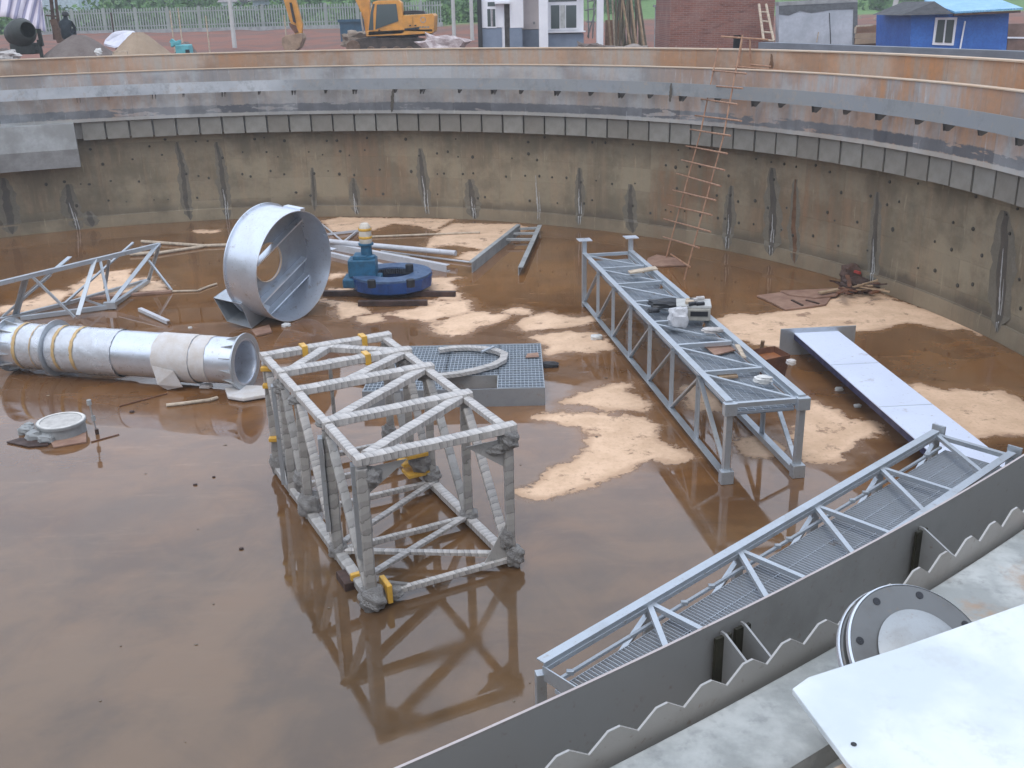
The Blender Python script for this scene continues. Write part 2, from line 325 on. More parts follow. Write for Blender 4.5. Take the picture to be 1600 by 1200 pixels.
def grid_obj(name, xs, ys, zf, mat, keep=None):
    X, Y = np.meshgrid(xs, ys); Z = zf(X, Y); nx, ny = len(xs), len(ys)
    me = bpy.data.meshes.new(name); V = np.stack([X, Y, Z], -1).reshape(-1, 3)
    i = np.arange(nx-1)[None, :]+np.arange(ny-1)[:, None]*nx; Fc = np.stack([i, i+1, i+1+nx, i+nx], -1).reshape(-1, 4)
    if keep is not None: Fc = Fc[keep(V[Fc].mean(1))]
    me.from_pydata(V.tolist(), [], Fc.tolist()); me.materials.append(mat); me.update()
    for p in me.polygons: p.use_smooth = True
    o = bpy.data.objects.new(name, me); COL.objects.link(o); return o, V
m = NT('wet_silted_floor'); dry = m.attr('dry'); P = m.c.outputs['Object']
n1 = m.noise(2.2, 8, P, .62); n2 = m.noise(.5, 5, P); n3 = m.noise(14, 6, P); n4 = m.noise(1.1, 6, P, .65, .6)
n5 = m.noise(5.5, 7, P, .68, .4)
mask = m.ramp(m.math('ADD', dry, m.math('ADD', m.math('MULTIPLY', m.math('SUBTRACT', n1, .5), .45), m.math('MULTIPLY', m.math('SUBTRACT', n5, .5), .45))), -.085, -.03)
lo = m.noise(.23, 5, P, .6, .8); deep = m.ramp(m.math('ADD', m.math('MULTIPLY', n4, .5), m.math('MULTIPLY', lo, .5)), .41, .58)
wet = m.mix(deep, (.205, .092, .030), (.125, .055, .019)); wet = m.mix(m.ramp(n2, .4, .62, 0, .5), wet, (.165, .090, .045)); wet = m.mix(m.ramp(n3, .58, .78, 0, .2), wet, (.07, .04, .025))
streaks = m.noise(1.4, 8, m.mapn(P, (.5, 2.2, 1)), .72); wet = m.mix(m.ramp(streaks, .54, .70, 0, .5), wet, (.27, .15, .075)); wet = m.mix(m.ramp(streaks, .42, .32, 0, .35), wet, (.085, .045, .020))
damp = m.ramp(m.math('ADD', dry, m.math('MULTIPLY', m.math('SUBTRACT', n1, .5), 1.0)), -.42, -.05, 0, 1)
wet = m.mix(m.math('MULTIPLY', damp, .45), wet, (.30, .165, .08))
dryc = m.mix(m.ramp(n1, .36, .66), (.72, .50, .335), (.60, .405, .26)); dryc = m.mix(m.ramp(n3, .5, .72, 0, .35), dryc, (.36, .21, .13))
dryc = m.mix(m.ramp(m.math('ADD', dry, m.math('MULTIPLY', n1, .2)), .08, .17, .45, 0), dryc, (.38, .23, .14))
blot = m.math('MULTIPLY', m.ramp(m.noise(1.9, 7, P, .72), .56, .64), mask)
cc = m.mix(mask, wet, dryc); cc = m.mix(m.math('MULTIPLY', blot, .75), cc, (.20, .11, .065))
m.b.inputs['Roughness'].default_value = .1
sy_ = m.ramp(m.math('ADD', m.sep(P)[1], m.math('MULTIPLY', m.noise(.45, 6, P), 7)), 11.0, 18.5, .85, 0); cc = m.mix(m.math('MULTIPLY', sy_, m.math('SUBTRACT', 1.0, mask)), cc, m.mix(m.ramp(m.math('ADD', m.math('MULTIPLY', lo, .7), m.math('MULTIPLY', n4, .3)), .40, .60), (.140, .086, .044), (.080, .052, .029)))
rgh = m.mix(mask, (.02, .02, .02), (.8, .8, .8)); film = m.ramp(m.noise(.8, 5, P, .6, .5), .45, .62, 0, .07)
dm = m.math('MULTIPLY', damp, .22); m.L(m.math('ADD', m.math('ADD', m.sep(rgh)[0], film), dm), m.b.inputs['Roughness'])
rip = m.noise(6, 3, P); m.bump(m.math('ADD', m.math('MULTIPLY', mask, m.math('ADD', n3, .5)), m.math('MULTIPLY', rip, .02)), .45, .025)
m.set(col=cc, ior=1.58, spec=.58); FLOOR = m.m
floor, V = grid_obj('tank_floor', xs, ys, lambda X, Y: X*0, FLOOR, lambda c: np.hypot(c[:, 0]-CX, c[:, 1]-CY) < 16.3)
D = np.full(len(V), -3.); P2 = V[:, :2]
for poly in PATCH:
    D = np.maximum(D, sdf(P2, [at(u, v, 0)[:2] for u, v in poly]))
a = floor.data.attributes.new('dry', 'FLOAT', 'POINT'); a.data.foreach_set('value', D.astype(np.float32)); struct(floor)
sub = MB(); sub.rev((CX, CY, -.25), (0, 0, 1), [(16.4, 0), (.01, 0)], 96); struct(sub.build('tank_base_slab', GREYC))
# unseen near part of the floor ring, one plain wet sheet a step below
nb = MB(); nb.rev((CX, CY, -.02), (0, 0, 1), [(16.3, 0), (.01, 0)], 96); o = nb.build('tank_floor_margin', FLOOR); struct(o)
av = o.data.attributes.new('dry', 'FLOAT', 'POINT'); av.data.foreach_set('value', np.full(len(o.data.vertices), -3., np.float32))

# ---------------------------------------------------------------- the circular tank
tank = thing('settling_tank', 'big round concrete settling tank with stepped ring walls and orange stains', 'tank', (CX, CY, 0))
def tilt(P): return P
def quad_curve(px, z):   # radius as a quadratic in angle through measured points of a near edge
    P = [at(u, v, z) for u, v in px]; T_ = [math.atan2(p[1]-CY, p[0]-CX) for p in P]; R_ = [math.hypot(p[0]-CX, p[1]-CY) for p in P]
    c = np.polyfit(T_, R_, 2); lo, hi = min(T_), max(T_)
    def g(t):
        tt = min(hi+.06, max(lo-.03, t)); return float(np.polyval(c, tt))
    return g
BAFR = quad_curve([(620,1200),(700,1163),(910,1072),(1100,983),(1300,880),(1450,797),(1600,712)], 4.15)
LEDR = quad_curve([(950,1200),(1100,1113),(1250,1030),(1450,925),(1520,880),(1600,818)], 4.5)
def ring(name, prof, mat, a0=0, a1=2*math.pi, n=256, rust=None, parent=tank, smooth=True, rf=None, rref=0):
    """profile of (r, z) swept round the tank; UV = (arc length, height)"""
    mb = MB(); m_ = n+1
    for r, z in prof:
        for k in range(m_): t = a0+(a1-a0)*k/n; mb.v.append(tuple(pol(r+(rf(t)-rref if rf else 0), t, z)))
    for i in range(len(prof)-1):
        h0, h1 = prof[i][1], prof[i+1][1]
        if abs(h0-h1) < .02: h1 = h0+abs(prof[i+1][0]-prof[i][0])
        for k in range(n):
            mb.f.append((i*m_+k, i*m_+k+1, (i+1)*m_+k+1, (i+1)*m_+k)); u0, u1 = [(a0+(a1-a0)*q/n)*16 for q in (k, k+1)]
            mb.uv.append([(u0, h0), (u1, h0), (u1, h1), (u0, h1)])
    if abs(a1-a0-2*math.pi) > 1e-3:
        for k in (0, n):
            mb.f.append(tuple(i*m_+k for i in range(len(prof)))); mb.uv.append([(0, 0)]*len(prof))
    # normals point away from the swept section: handled by recalc
    o = mb.build(name, mat, parent, smooth=smooth, autos=30)
    vals = []
    for p in mb.v:
        t = math.degrees(math.atan2(p[1]-CY, p[0]-CX)); vals.append(rust(t, p[2]) if rust else 0.)
    a = o.data.attributes.new('rust', 'FLOAT', 'POINT'); a.data.foreach_set('value', np.array(vals, np.float32))
    return o
def ss(x, a, b): t = min(1, max(0, (x-a)/(b-a))); return t*t*(3-2*t)
def bump1(x, c, w): return math.exp(-((x-c)/w)**2)
def rust_rim(t, z): return .8+.45*(1-ss(t, 38, 50))+.3*bump1(t, 105, 9) - .25*bump1(t, 14, 9)
def rust_l(t, z): return min(1, .16+1.0*(1-ss(t, 40, 48))*(1 if t > -20 else .5)+.6*bump1(t, 108, 7)+.2*bump1(t, 55, 3)) * (1. if z > 3.6 else .75)
def rust_w(t, z): return .15+.9*bump1(t, 42, 2.2)+.7*bump1(t, 46.5, 1.2)+.4*bump1(t, 30, 6)+.3*bump1(t, 80, 4)
ring('tank_wall', [(16.0, 2.66), (15.97, 2.66), (15.97, .36), (15.94, .34), (15.94, -.05), (16.0, -.05)], W_BASE, rust=rust_w)
ring('launder_wall', [(15.95, 2.66), (15.76, 2.66), (15.76, 3.14), (15.5, 3.14), (15.5, 4.47), (15.70, 4.47), (15.70, 4.20), (16.10, 4.20)], W_LAUN, a0=math.radians(-43), a1=math.radians(282), n=230, rust=rust_l)
ring('rim_wall', [(16.12, 4.20), (16.12, 4.88), (16.36, 4.88), (16.36, 3.5)], W_RIM, rust=rust_rim)
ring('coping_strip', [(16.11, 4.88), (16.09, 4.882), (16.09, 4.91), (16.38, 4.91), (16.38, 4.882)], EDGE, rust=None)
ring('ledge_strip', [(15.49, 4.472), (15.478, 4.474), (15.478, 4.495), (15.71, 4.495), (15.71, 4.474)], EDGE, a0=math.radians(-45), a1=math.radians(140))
ring('near_ledge', [(15.95, 2.6), (15.5, 2.6), (15.5, 4.49), (15.51, 4.5), (15.70, 4.5), (15.72, 4.49), (15.72, 4.43), (16.14, 4.42)], W_NEAR, a0=math.radians(-78), a1=math.radians(-43.1), n=80, rf=LEDR, rref=15.5)
# concrete panels hung below the launder, one piece each
pm = MB(); ang = .655/15.5; hw = .303
pm.box(-.06, .06, -hw, hw, 0, .50)
protoP = None; a_start = hit(125, 205, 15.5)[0]
N = 0
for i in range(96):
    t = a_start-ang*(i+.55)
    if t < math.radians(-14): break
    if protoP is None:
        protoP = pm.build('panel', W_PANEL, None, org=(0, 0, 0), bevel=.006); o = protoP
    else: o = protoP.copy(); COL.objects.link(o)
    o.parent = tank; r_ = 15.645+random.uniform(-.008, .008)
    o.location = (r_*math.cos(t), r_*math.sin(t), 2.63+random.uniform(-.006, .006)); o.rotation_euler = (0, 0, t+random.uniform(-.008, .008))
# outlet box at the left end
a1_ = hit(120, 225, 15.1)[0]; a0_ = a1_+math.radians(16)
ring('outlet_box', [(15.5, 3.16), (15.10, 3.16), (15.10, 2.45), (15.32, 1.92), (15.96, 1.92)], simple('outlet_concrete', (.40, .41, .41), .85, 0, .35, 1.6, (.27, .27, .26)), a0=a1_, a1=a0_, n=20, smooth=False)
# damp seep trails and white efflorescence on the wall
DAMP = simple('damp_crack_trail', (.075, .063, .05), .6, 0, .3, 5, (.11, .09, .068))
HALO = simple('damp_wall_halo', (.15, .13, .095), .8, 0, .3, 3, (.19, .165, .125))
RUSTS = simple('orange_seep_trail', (.17, .085, .04), .7, 0, .3, 4)
EFFL = simple('white_lime_trail', (.42, .415, .40), .8, 0, .3, 10, (.29, .28, .26))
def trail(pts, w, mat, off=.004, name='seep_trail', jag=.5, rbase=15.97):
    mb = MB(); L = []
    for (u0, v0), (u1, v1) in zip(pts[:-1], pts[1:]):
        for k in range(8): L.append((u0+(u1-u0)*k/8, v0+(v1-v0)*k/8))
    L.append(pts[-1]); n = len(L)
    for i, (u, v) in enumerate(L):
        t, z = hit(u, v, rbase); t += random.uniform(-1, 1)*w*.06/16; e = math.sin(math.pi*min(1, (i+.6)/n*1.05))**.4*(.55+.45*i/n)
        wl, wr = [w*e*(1+random.uniform(-jag, jag)*.7)/2/16 for _ in (0, 1)]
        rr = rbase-off-(.03 if z < .36 else 0)
        mb.v += [tuple(pol(rr, t+wl, z)), tuple(pol(rr, t, z)), tuple(pol(rr, t-wr, z))]
    for i in range(n-1):
        for k in (0, 1): mb.f.append((3*i+k, 3*i+k+1, 3*i+4+k, 3*i+3+k)); mb.uv.append([(0, 0)]*4)
    return mb.build(name, mat, tank)
T = [([(5,278),(12,320),(20,366)], .40, 1, 0), ([(105,288),(110,320),(122,360)], .36, 1, 1), ([(138,330),(145,354)], .3, 1, 0), ([(276,222),(286,262),(290,315),(298,344)], .22, 1, 0), ([(338,222),(346,262),(350,300),(356,345)], .25, 1, 1),
     ([(488,262),(492,330)], .14, 1, 0), ([(552,278),(554,305),(558,335)], .24, 1, 1), ([(656,232),(661,280),(668,335)], .26, 1, 1), ([(734,280),(738,310),(742,342)], .34, 1, 1), ([(834,222),(838,280),(843,345)], .16, 0, 1),
     ([(905,262),(906,300),(905,352)], .22, 1, 1), ([(986,288),(984,330),(990,364)], .30, 1, 0), ([(1142,290),(1140,340),(1136,390)], .26, 1, 1), ([(1206,262),(1208,340),(1205,400)], .4, 1, 1), ([(1243,280),(1240,350),(1243,412)], .24, 2, 0),
     ([(1372,300),(1366,380),(1362,450)], .28, 1, 1), ([(1572,330),(1568,400),(1560,520)], .50, 1, 1)]
for k, (pts, w_, d_, e_) in enumerate(T):
    if d_: trail(pts, w_*1.9, HALO, .003, 'damp_halo', .2); trail(pts, w_*.75, RUSTS if d_ == 2 else DAMP, .006, 'seep_trail', .35)
    if e_:
        p2 = [(pts[-2][0]+(pts[-1][0]-pts[-2][0])*q-1+random.uniform(-1, 1), pts[-2][1]+(pts[-1][1]-pts[-2][1])*q) for q in (-.1, .3, .65, 1)]
        trail(p2, .055, EFFL, .010, 'lime_trail', .7); p3 = [(a+random.uniform(2, 5), b) for a, b in p2[1:]]; trail(p3, .035, EFFL, .010, 'lime_trail', .7)
# tie-bolt holes: shallow dark discs in rows
hm = MB(); n_ = 8; hm.rev((0, 0, 0), (1, 0, 0), [(.036, 0), (.032, -.012), (.001, -.012)], 8)
HOLE = simple('tie_hole_shadow', (.075, .065, .05), .9); ho = None
for zz in (.75, 1.35, 1.95, 2.4):
    for i in range(75):
        t = math.radians(118-i*1.55)+random.uniform(-.009, .009)
        if random.random() < .45: continue
        if ho is None: ho = hm.build('tie_hole', HOLE, None, org=(0, 0, 0)); o = ho
        else: o = ho.copy(); COL.objects.link(o)
        o.parent = tank; s_ = random.choice((.7, 1, 1, 1.3)); o.scale = (1, s_, s_*random.uniform(.8, 1.2)); o.location = (15.962*math.cos(t), 15.962*math.sin(t), zz+random.uniform(-.10, .10)); o.rotation_euler = (0, 0, t)
# dark mortar patch on the rim wall (joint) and vertical joint on launder
for u, v0, v1, w_, rb in ((1206, 84, 140, .18, 16.12), (614, 139, 176, .14, 15.5), (1049, 130, 160, .12, 15.0)):
    trail([(u, v0), (u-1, (v0+v1)/2), (u-2, v1)], w_, DAMP if v0 > 100 else RUSTS, .006, 'mortar_smear', .3, rb if rb != 15.0 else 14.95)

# ---------------------------------------------------------------- scum baffle and its brackets
BAF = NT('grey_baffle_steel'); _a = BAF.noise(.6, 6); _b = BAF.noise(5, 6, rough=.7); _c = BAF.mix(BAF.attr('rust'), (.25, .26, .265), (.46, .48, .50)); _c = BAF.mix(BAF.ramp(_a, .4, .65, 0, .5), _c, (.24, .26, .29)); _c = BAF.mix(BAF.ramp(_b, .52, .7, 0, .5), _c, (.36, .29, .23)); _c = BAF.mix(BAF.ramp(BAF.noise(2.2, 7, rough=.75), .5, .66, 0, .5), _c, (.17, .18, .185)); BAF.bump(_b, .1, .01); BAF = BAF.set(col=_c, rough=.8, metal=0.)
baf = thing('scum_baffle', 'long grey baffle band bolted round the far ring wall on small brackets', 'baffle plate', (CX, CY, 3.85))
ring('baffle_plate', [(14.985, 3.86), (14.97, 3.86), (14.97, 4.16), (14.985, 4.16), (14.985, 3.86)], BAF, a0=math.radians(-44), a1=math.radians(150), n=200, parent=baf, rust=lambda t, z: ss(t, 86, 90))
br = MB()
for s_ in (-.05, .05):
    br.prism([(0, s_-.006, .25), (.5, s_-.006, .25), (.5, s_-.006, .20), (.30, s_-.006, .0), (.12, s_-.006, -.16), (.06, s_-.006, -.16)], (0, 1, 0), .012)
bo = None
for i in range(34):
    t = math.radians(118-3.8*i+random.uniform(-.5, .5))
    if bo is None: bo = br.build('bracket', simple('dark_bracket_steel', (.11, .10, .09), .6), None, org=(0, 0, 0)); o = bo
    else: o = bo.copy(); COL.objects.link(o)
    o.parent = baf; o.scale = (1, .35 if i % 2 else .8, .62 if i % 2 else .8); o.location = (14.99*math.cos(t), 14.99*math.sin(t), 3.85-3.85+.0); o.rotation_euler = (0, 0, t)
# near lengths of baffle and notched weir
nbf = thing('baffle_plate', 'long dull grey plain steel plate standing behind the toothed weir plate', 'baffle plate', pol(14.97, math.radians(-60), 3.85))
A0, A1 = math.radians(-75), math.radians(-44.3)
def nearring(name, prof, mat, parent, a0=A0, a1=A1, n=60): return ring(name, prof, mat, a0, a1, n, parent=parent, rf=BAFR, rref=14.96)
nearring('plate', [(14.96, 3.80), (14.952, 3.80), (14.952, 4.145), (14.96, 4.145), (14.96, 3.80)], STEELD, nbf)
nearring('edge', [(14.961, 4.1455), (14.952, 4.1455), (14.952, 4.1475), (14.961, 4.1475), (14.961, 4.1455)], metal('edge_highlight', (.5, .44, .42), .5, (.35, .3, .28), .5, .5), nbf)  # thin strip with the top edge's highlight put into its colour
def brk(u, v):
    P = atplane(u, v, pol(BAFR(math.radians(-57)), math.radians(-58)), nrm([math.cos(math.radians(-58)), math.sin(math.radians(-58)), 0])); return math.atan2(P[1]-CY, P[0]-CX)
for u, v in ((1312, 830), (1312, 830), (1112, 995), (1145, 980)):
    pass
OLIVE = simple('olive_stained_steel', (.055, .052, .035), .5, .3, .4, 6)
for u, v in ((1450, 822), (1108, 1000), (1140, 982)):
    t = brk(u, v); e = np.array([math.cos(t), math.sin(t), 0]); n = np.array([-e[1], e[0], 0]); b = pol(BAFR(t)+.005, t, 3.84)
    q = MB(); q.prism([b+[0, 0, .27], b+e*.02+[0, 0, .27], b+e*.40+[0, 0, .10], b+e*.45+[0, 0, 0], b], n, .008); g = q.build('bracket', STEELD, nbf)
    q = MB(); q.obox(b+e*.012+[0, 0, .13], e*.006, n*.032, (0, 0, .13)); q.build('mounting_strip', OLIVE, g)
    for z_ in (.05, .23):
        q = MB(); q.tube(b+n*.015+[0, 0, z_], b+n*.015+e*.03+[0, 0, z_], .009, 6); q.build('bolt', STEEL, g)
wr = thing('weir_plate', 'zigzag V-notched steel weir plate standing on the near concrete ledge', 'weir plate', pol(15.48, math.radians(-60), 4.42))
zz = MB(); t = A0; per = .132/15.48; out_ = []
while t < A1:
    out_ += [(t, 4.535), (t+per*.38, 4.571), (t+per*.62, 4.571)]; t += per
out_.append((t, 4.535)); R1, R2 = -.012, -.018
for i in range(len(out_)-1):
    (ta, za), (tb, zb) = out_[i], out_[i+1]
    ra, rb_ = LEDR(ta), LEDR(tb)
    zz.add([pol(ra+R1, ta, 4.38), pol(rb_+R1, tb, 4.38), pol(rb_+R1, tb, zb), pol(ra+R1, ta, za), pol(ra+R2, ta, 4.38), pol(rb_+R2, tb, 4.38), pol(rb_+R2, tb, zb), pol(ra+R2, ta, za)], [(0, 1, 2, 3), (4, 7, 6, 5), (3, 2, 6, 7), (0, 4, 5, 1)])
zz.build('notched_plate', metal('dull_weir_steel', (.40, .39, .37), .45, (.28, .26, .23), .6, .4, 4), wr)

# ---------------------------------------------------------------- generic truss footbridge
def frame_pts(x):
    ox, oy, az, L, w_, h = x; e = np.array([math.cos(az), math.sin(az), 0]); n = np.array([e[1], -e[0], 0])
    return lambda u, v, z: np.array([ox, oy, 0.])+e*u*L+n*v*w_+np.array([0, 0, z*h])
def part(name, mat, parent, fn, **k):
    mb = MB(); fn(mb); return mb.build(name, mat, parent, **k)
GRATE = metal('grating_steel', (.42, .46, .51), .5, (.32, .34, .37), .4, .3)
GRATEB = metal('grating_backing', (.15, .17, .19), .6, (.11, .12, .13), .5, .2)
def grating_bars(parent, f, u0, u1, v0, v1, z, L, W, across, along, depth=.028):
    mb = MB(); n = max(2, int((u1-u0)*L/across))
    for i in range(n+1):
        u = u0+(u1-u0)*i/n; mb.bar(f(u, v0, z), f(u, v1, z), .006, depth)
    k = max(1, int((v1-v0)*W/along))
    for i in range(k+1):
        v = v0+(v1-v0)*i/k; mb.bar(f(u0, v, z)+[0, 0, .001], f(u1, v, z)+[0, 0, .001], .005, depth*.7)
    return mb
# --- bridge 1
X1 = (2.803, 12.219, 1.714, 8.653, .992, 1.114); f = frame_pts(X1)
b1 = thing('truss_footbridge', 'long galvanised truss footbridge standing on wet floor with clutter on its deck', 'footbridge', f(.5, .5, 0))
for v in (0, 1):
    fl = 1 if v else -1
    part('top_chord', STEEL, b1, lambda q: (q.angle(f(0, v, 1), f(1, v, 1), .10, .014, flip=-fl), q.bar(f(0, v, 1)+(f(0, .055 if not v else -.055, 0)-f(0, 0, 0))+[0, 0, -.05], f(1, v, 1)+(f(0, .055 if not v else -.055, 0)-f(0, 0, 0))+[0, 0, -.05], .02, .05)))
    part('bottom_chord', STEEL, b1, lambda q: q.angle(f(0, v, .05), f(1, v, .05), .10, .016, flip=-fl))
    for i in range(8):
        u = i/7
        if i in (0, 7): part('leg', STEEL, b1, lambda q: q.bar(f(u, v, 0), f(u, v, 1 if i == 0 else 1.28), .085, .085))
        else: part('post', STEEL, b1, lambda q: q.angle(f(u, v, .08), f(u, v, .95), .07, .012, (1, 0, 0)))
    for i in range(7):
        a_, b_ = ((i/7, .93), ((i+1)/7, .1)) if i else ((0, .1), (1/7, .93))
        part('brace', STEEL, b1, lambda q: q.bar(f(a_[0], v, a_[1])+f(0, .02, 0)-f(0, 0, 0), f(b_[0], v, b_[1])+f(0, .02, 0)-f(0, 0, 0), .06, .03))
    part('end_plate', STEEL, b1, lambda q: q.obox(f(-.004, v, .95), nrm(f(1, 0, 0)-f(0, 0, 0))*.05, nrm(f(0, 1, 0)-f(0, 0, 0))*.085, (0, 0, .085)), bevel=.004)
    part('foot_plate', STEEL, b1, lambda q: q.obox(f(-.004, v, .085), nrm(f(1, 0, 0)-f(0, 0, 0))*.06, nrm(f(0, 1, 0)-f(0, 0, 0))*.085, (0, 0, .09)), bevel=.004)
    part('cap_plate', STEELS, b1, lambda q: q.obox(f(1, v, 1.285), nrm(f(1, 0, 0)-f(0, 0, 0))*.14, nrm(f(0, 1, 0)-f(0, 0, 0))*.14, (0, 0, .007)))
for i in range(8): part('cross_member', STEEL, b1, lambda q: q.bar(f(i/7, .06, .985), f(i/7, .94, .985), .06, .06))
for i in range(7):
    part('deck_brace', STEEL, b1, lambda q: q.bar(f((i+.97)/7, .06, .98), f((i+.06)/7, .94, .98), .05, .03))
    g = part('grating_panel', GRATEB, b1, lambda q: q.obox(f((i+.5)/7, .5, .845), (f(1/7, 0, 0)-f(0, 0, 0))*.47, (f(0, 1, 0)-f(0, 0, 0))*.42, (0, 0, .004)))
    o = grating_bars(b1, f, (i+.03)/7, (i+.97)/7, .08, .92, .87, X1[3], X1[4], .06, .10).build('grating_bars', GRATE, g); struct(o, 'stuff')
    for v in (.07, .93): part('edge_angle', STEEL, g, lambda q: q.bar(f((i+.05)/7, v, .9), f((i+.88)/7, v, .9), .03, .03))
# --- bridge 2
X2 = (.173, 6.757, .731, 6.53, .893, 1.114); f2 = frame_pts(X2); f = f2
b2 = thing('truss_footbridge', 'nearer truss footbridge with open grating deck lying along the near baffle plate', 'footbridge', f(.5, .5, 0))
for v in (0, 1):
    s_ = 1 if not v else -1; iv = (f(0, s_*.05, 0)-f(0, 0, 0))
    part('top_chord', STEEL, b2, lambda q: (q.angle(f(0, v, 1), f(1, v, 1), .09, .012, flip=s_), q.bar(f(0, v, .98)+iv, f(1, v, .98)+iv, .014, .04)))
    part('bottom_chord', STEEL, b2, lambda q: q.angle(f(0, v, .05), f(1, v, .05), .09, .014, flip=s_))
    for i in range(6):
        u = i/5; part('leg' if i in (0, 5) else 'post', STEEL, b2, lambda q: q.bar(f(u, v, .02 if i in (0, 5) else .1), f(u, v, .94), .08, .08))
    for i in range(5): part('brace', STEEL, b2, lambda q: q.bar(f(i/5, v, .1), f((i+1)/5, v, .9), .05, .03))
    part('rail', STEEL, b2, lambda q: q.bar(f(.01, .14 if not v else .9, .9), f(.985, .14 if not v else .9, .9), .028, .028))
    part('end_plate', STEEL, b2, lambda q: q.obox(f(1.01, v, 1.0), nrm(f(1, 0, 0)-f(0, 0, 0))*.012, nrm(f(0, 1, 0)-f(0, 0, 0))*.08, (0, 0, .09)))
part('end_member', STEEL, b2, lambda q: q.bar(f(0, .03, .95), f(0, .97, .95), .012, .13)); part('end_member', STEEL, b2, lambda q: q.bar(f(1, .03, .98), f(1, .97, .98), .06, .05))
for i in range(1, 6):
    if i < 5: part('cross_member', STEEL, b2, lambda q: q.bar(f(i/5, .05, .985), f(i/5, .95, .985), .05, .045))
    part('deck_brace', STEEL, b2, lambda q: q.bar(f(i/5-.006, .05, .99), f(i/5-.1, .95, .99), .05, .04))
for i in range(5):
    o = grating_bars(b2, f, (i+.015)/5, (i+.985)/5, .16, .93, .84, X2[3], X2[4], .042, .22, .034).build('grating_panel', GRATE, b2); struct(o, 'stuff')
for i, u in enumerate((.03, .25, .31, .47, .5, .68, .72, .93)):
    part('clip', STEEL, b2, lambda q: q.obox(f(u, .15, .915), (.03, 0, 0), (0, .02, 0), (0, 0, .02)), bevel=.004)

# ---------------------------------------------------------------- film-wrapped cage
X3 = (-1.554, 9.418, 2.037, 3.799, 1.674, 1.718); f = f3 = frame_pts(X3)
cg = thing('wrapped_steel_cage', 'box-shaped steel truss cage bound in plastic film standing in shallow water', 'steel cage', f(.5, .5, 0))
def vec(a, b): return nrm(np.array(b)-np.array(a))
eL = vec(f(0, 0, 0), f(1, 0, 0)); eW = vec(f(0, 0, 0), f(0, 1, 0))
def wrapbar(name, a, b, w_=.13, h=.05, mat=WRAP, parent=cg, seg=9, up=(0, 0, 1)):
    w_ *= 1.15
    """a flat member under film: slightly uneven in width along its length"""
    a = np.array(a, float); b = np.array(b, float); d = nrm(b-a); L = np.linalg.norm(b-a)
    sd = np.cross(d, up); sd = nrm(sd) if np.linalg.norm(sd) > .05 else nrm(np.cross(d, (1, .2, 0))); u2 = np.cross(sd, d)
    mb = MB(); n = max(3, int(L/.11)); K = 8
    for i in range(n+1):
        c = a+d*L*i/n; k1 = 1+random.uniform(-.04, .07); k2 = 1+random.uniform(-.05, .12)
        for k in range(K):
            t = 2*math.pi*(k+.5)/K; cx_, cy_ = math.cos(t), math.sin(t); s1 = abs(cx_)**.35*np.sign(cx_); s2 = abs(cy_)**.35*np.sign(cy_)
            mb.v.append(tuple(c+sd*s1*w_/2*k1+u2*s2*h/2*k2))
    for i in range(n):
        for k in range(K):
            k2 = (k+1) % K; mb.f.append((i*K+k, i*K+k2, (i+1)*K+k2, (i+1)*K+k)); mb.uv.append([(k/K, L*i/n), ((k+1)/K, L*i/n), ((k+1)/K, L*(i+1)/n), (k/K, L*(i+1)/n)])
    for q in (0, n): mb.f.append(tuple(q*K+k for k in range(K))); mb.uv.append([(0, 0)]*K)
    return mb.build(name, mat, parent, smooth=True, autos=40)
US = (0, .3, .6, .8, 1)
for u in US: wrapbar('cross_member', f(u, -.04, 1.0), f(u, 1.05, 1.0), .14 if u else .12, .10)
wrapbar('top_chord', f(-.01, 0, .985), f(1, 0, .985), .09, .09, WRAP); wrapbar('top_chord', f(-.01, 1, .985), f(1, 1, .985), .09, .07, WRAP)
for a_, b_ in ((( .03, .06), (.29, .95)), ((.31, .04), (.59, .95)), ((.8, .05), (.99, .5)), ((.99, .5), (.82, .95)), ((.62, .4), (.78, .95))):
    wrapbar('top_brace', f(*a_, .99), f(*b_, .99), .12, .09)
for v in (0, 1):
    wrapbar('bottom_chord', f(0, v, .05), f(1, v, .05), .11, .10, WRAPD if v == 0 else WRAP)
    for u in US:
        o = wrapbar('post', f(u, v, .02), f(u, v, .95), .13 if v == 0 else .10, .12 if v == 0 else .10, WRAPD)
    for k in range(4):
        u0, u1 = US[k], US[k+1]
        wrapbar('side_brace', f(u0+.02, v, .1), f(u1-.02, v, .92), .09, .05, WRAPD if k % 2 == v else WRAP)
part('steel_post', STEEL, cg, lambda q: q.bar(f(.05, 0, .3), f(.05, 0, .93), .11, .11))
part('steel_post', STEEL, cg, lambda q: q.bar(f(.29, -.06, .25), f(.29, -.06, .92), .12, .05)); part('steel_post', STEEL, cg, lambda q: q.bar(f(.82, -.06, .1), f(.82, -.06, .9), .12, .05))
for u in (0, .3, .6, .8, 1): wrapbar('bottom_member', f(u, .02, .06), f(u, .98, .06), .06, .07)
wrapbar('bottom_brace', f(.02, .98, .08), f(.28, .02, .08), .07, .05); wrapbar('bottom_brace', f(.1, .05, .08), f(.29, .95, .08), .07, .05); wrapbar('bottom_brace', f(.58, .98, .08), f(.32, .02, .08), .07, .05)
wrapbar('inner_post', f(.98, .5, .05), f(.98, .5, .9), .08, .05, WRAPD)
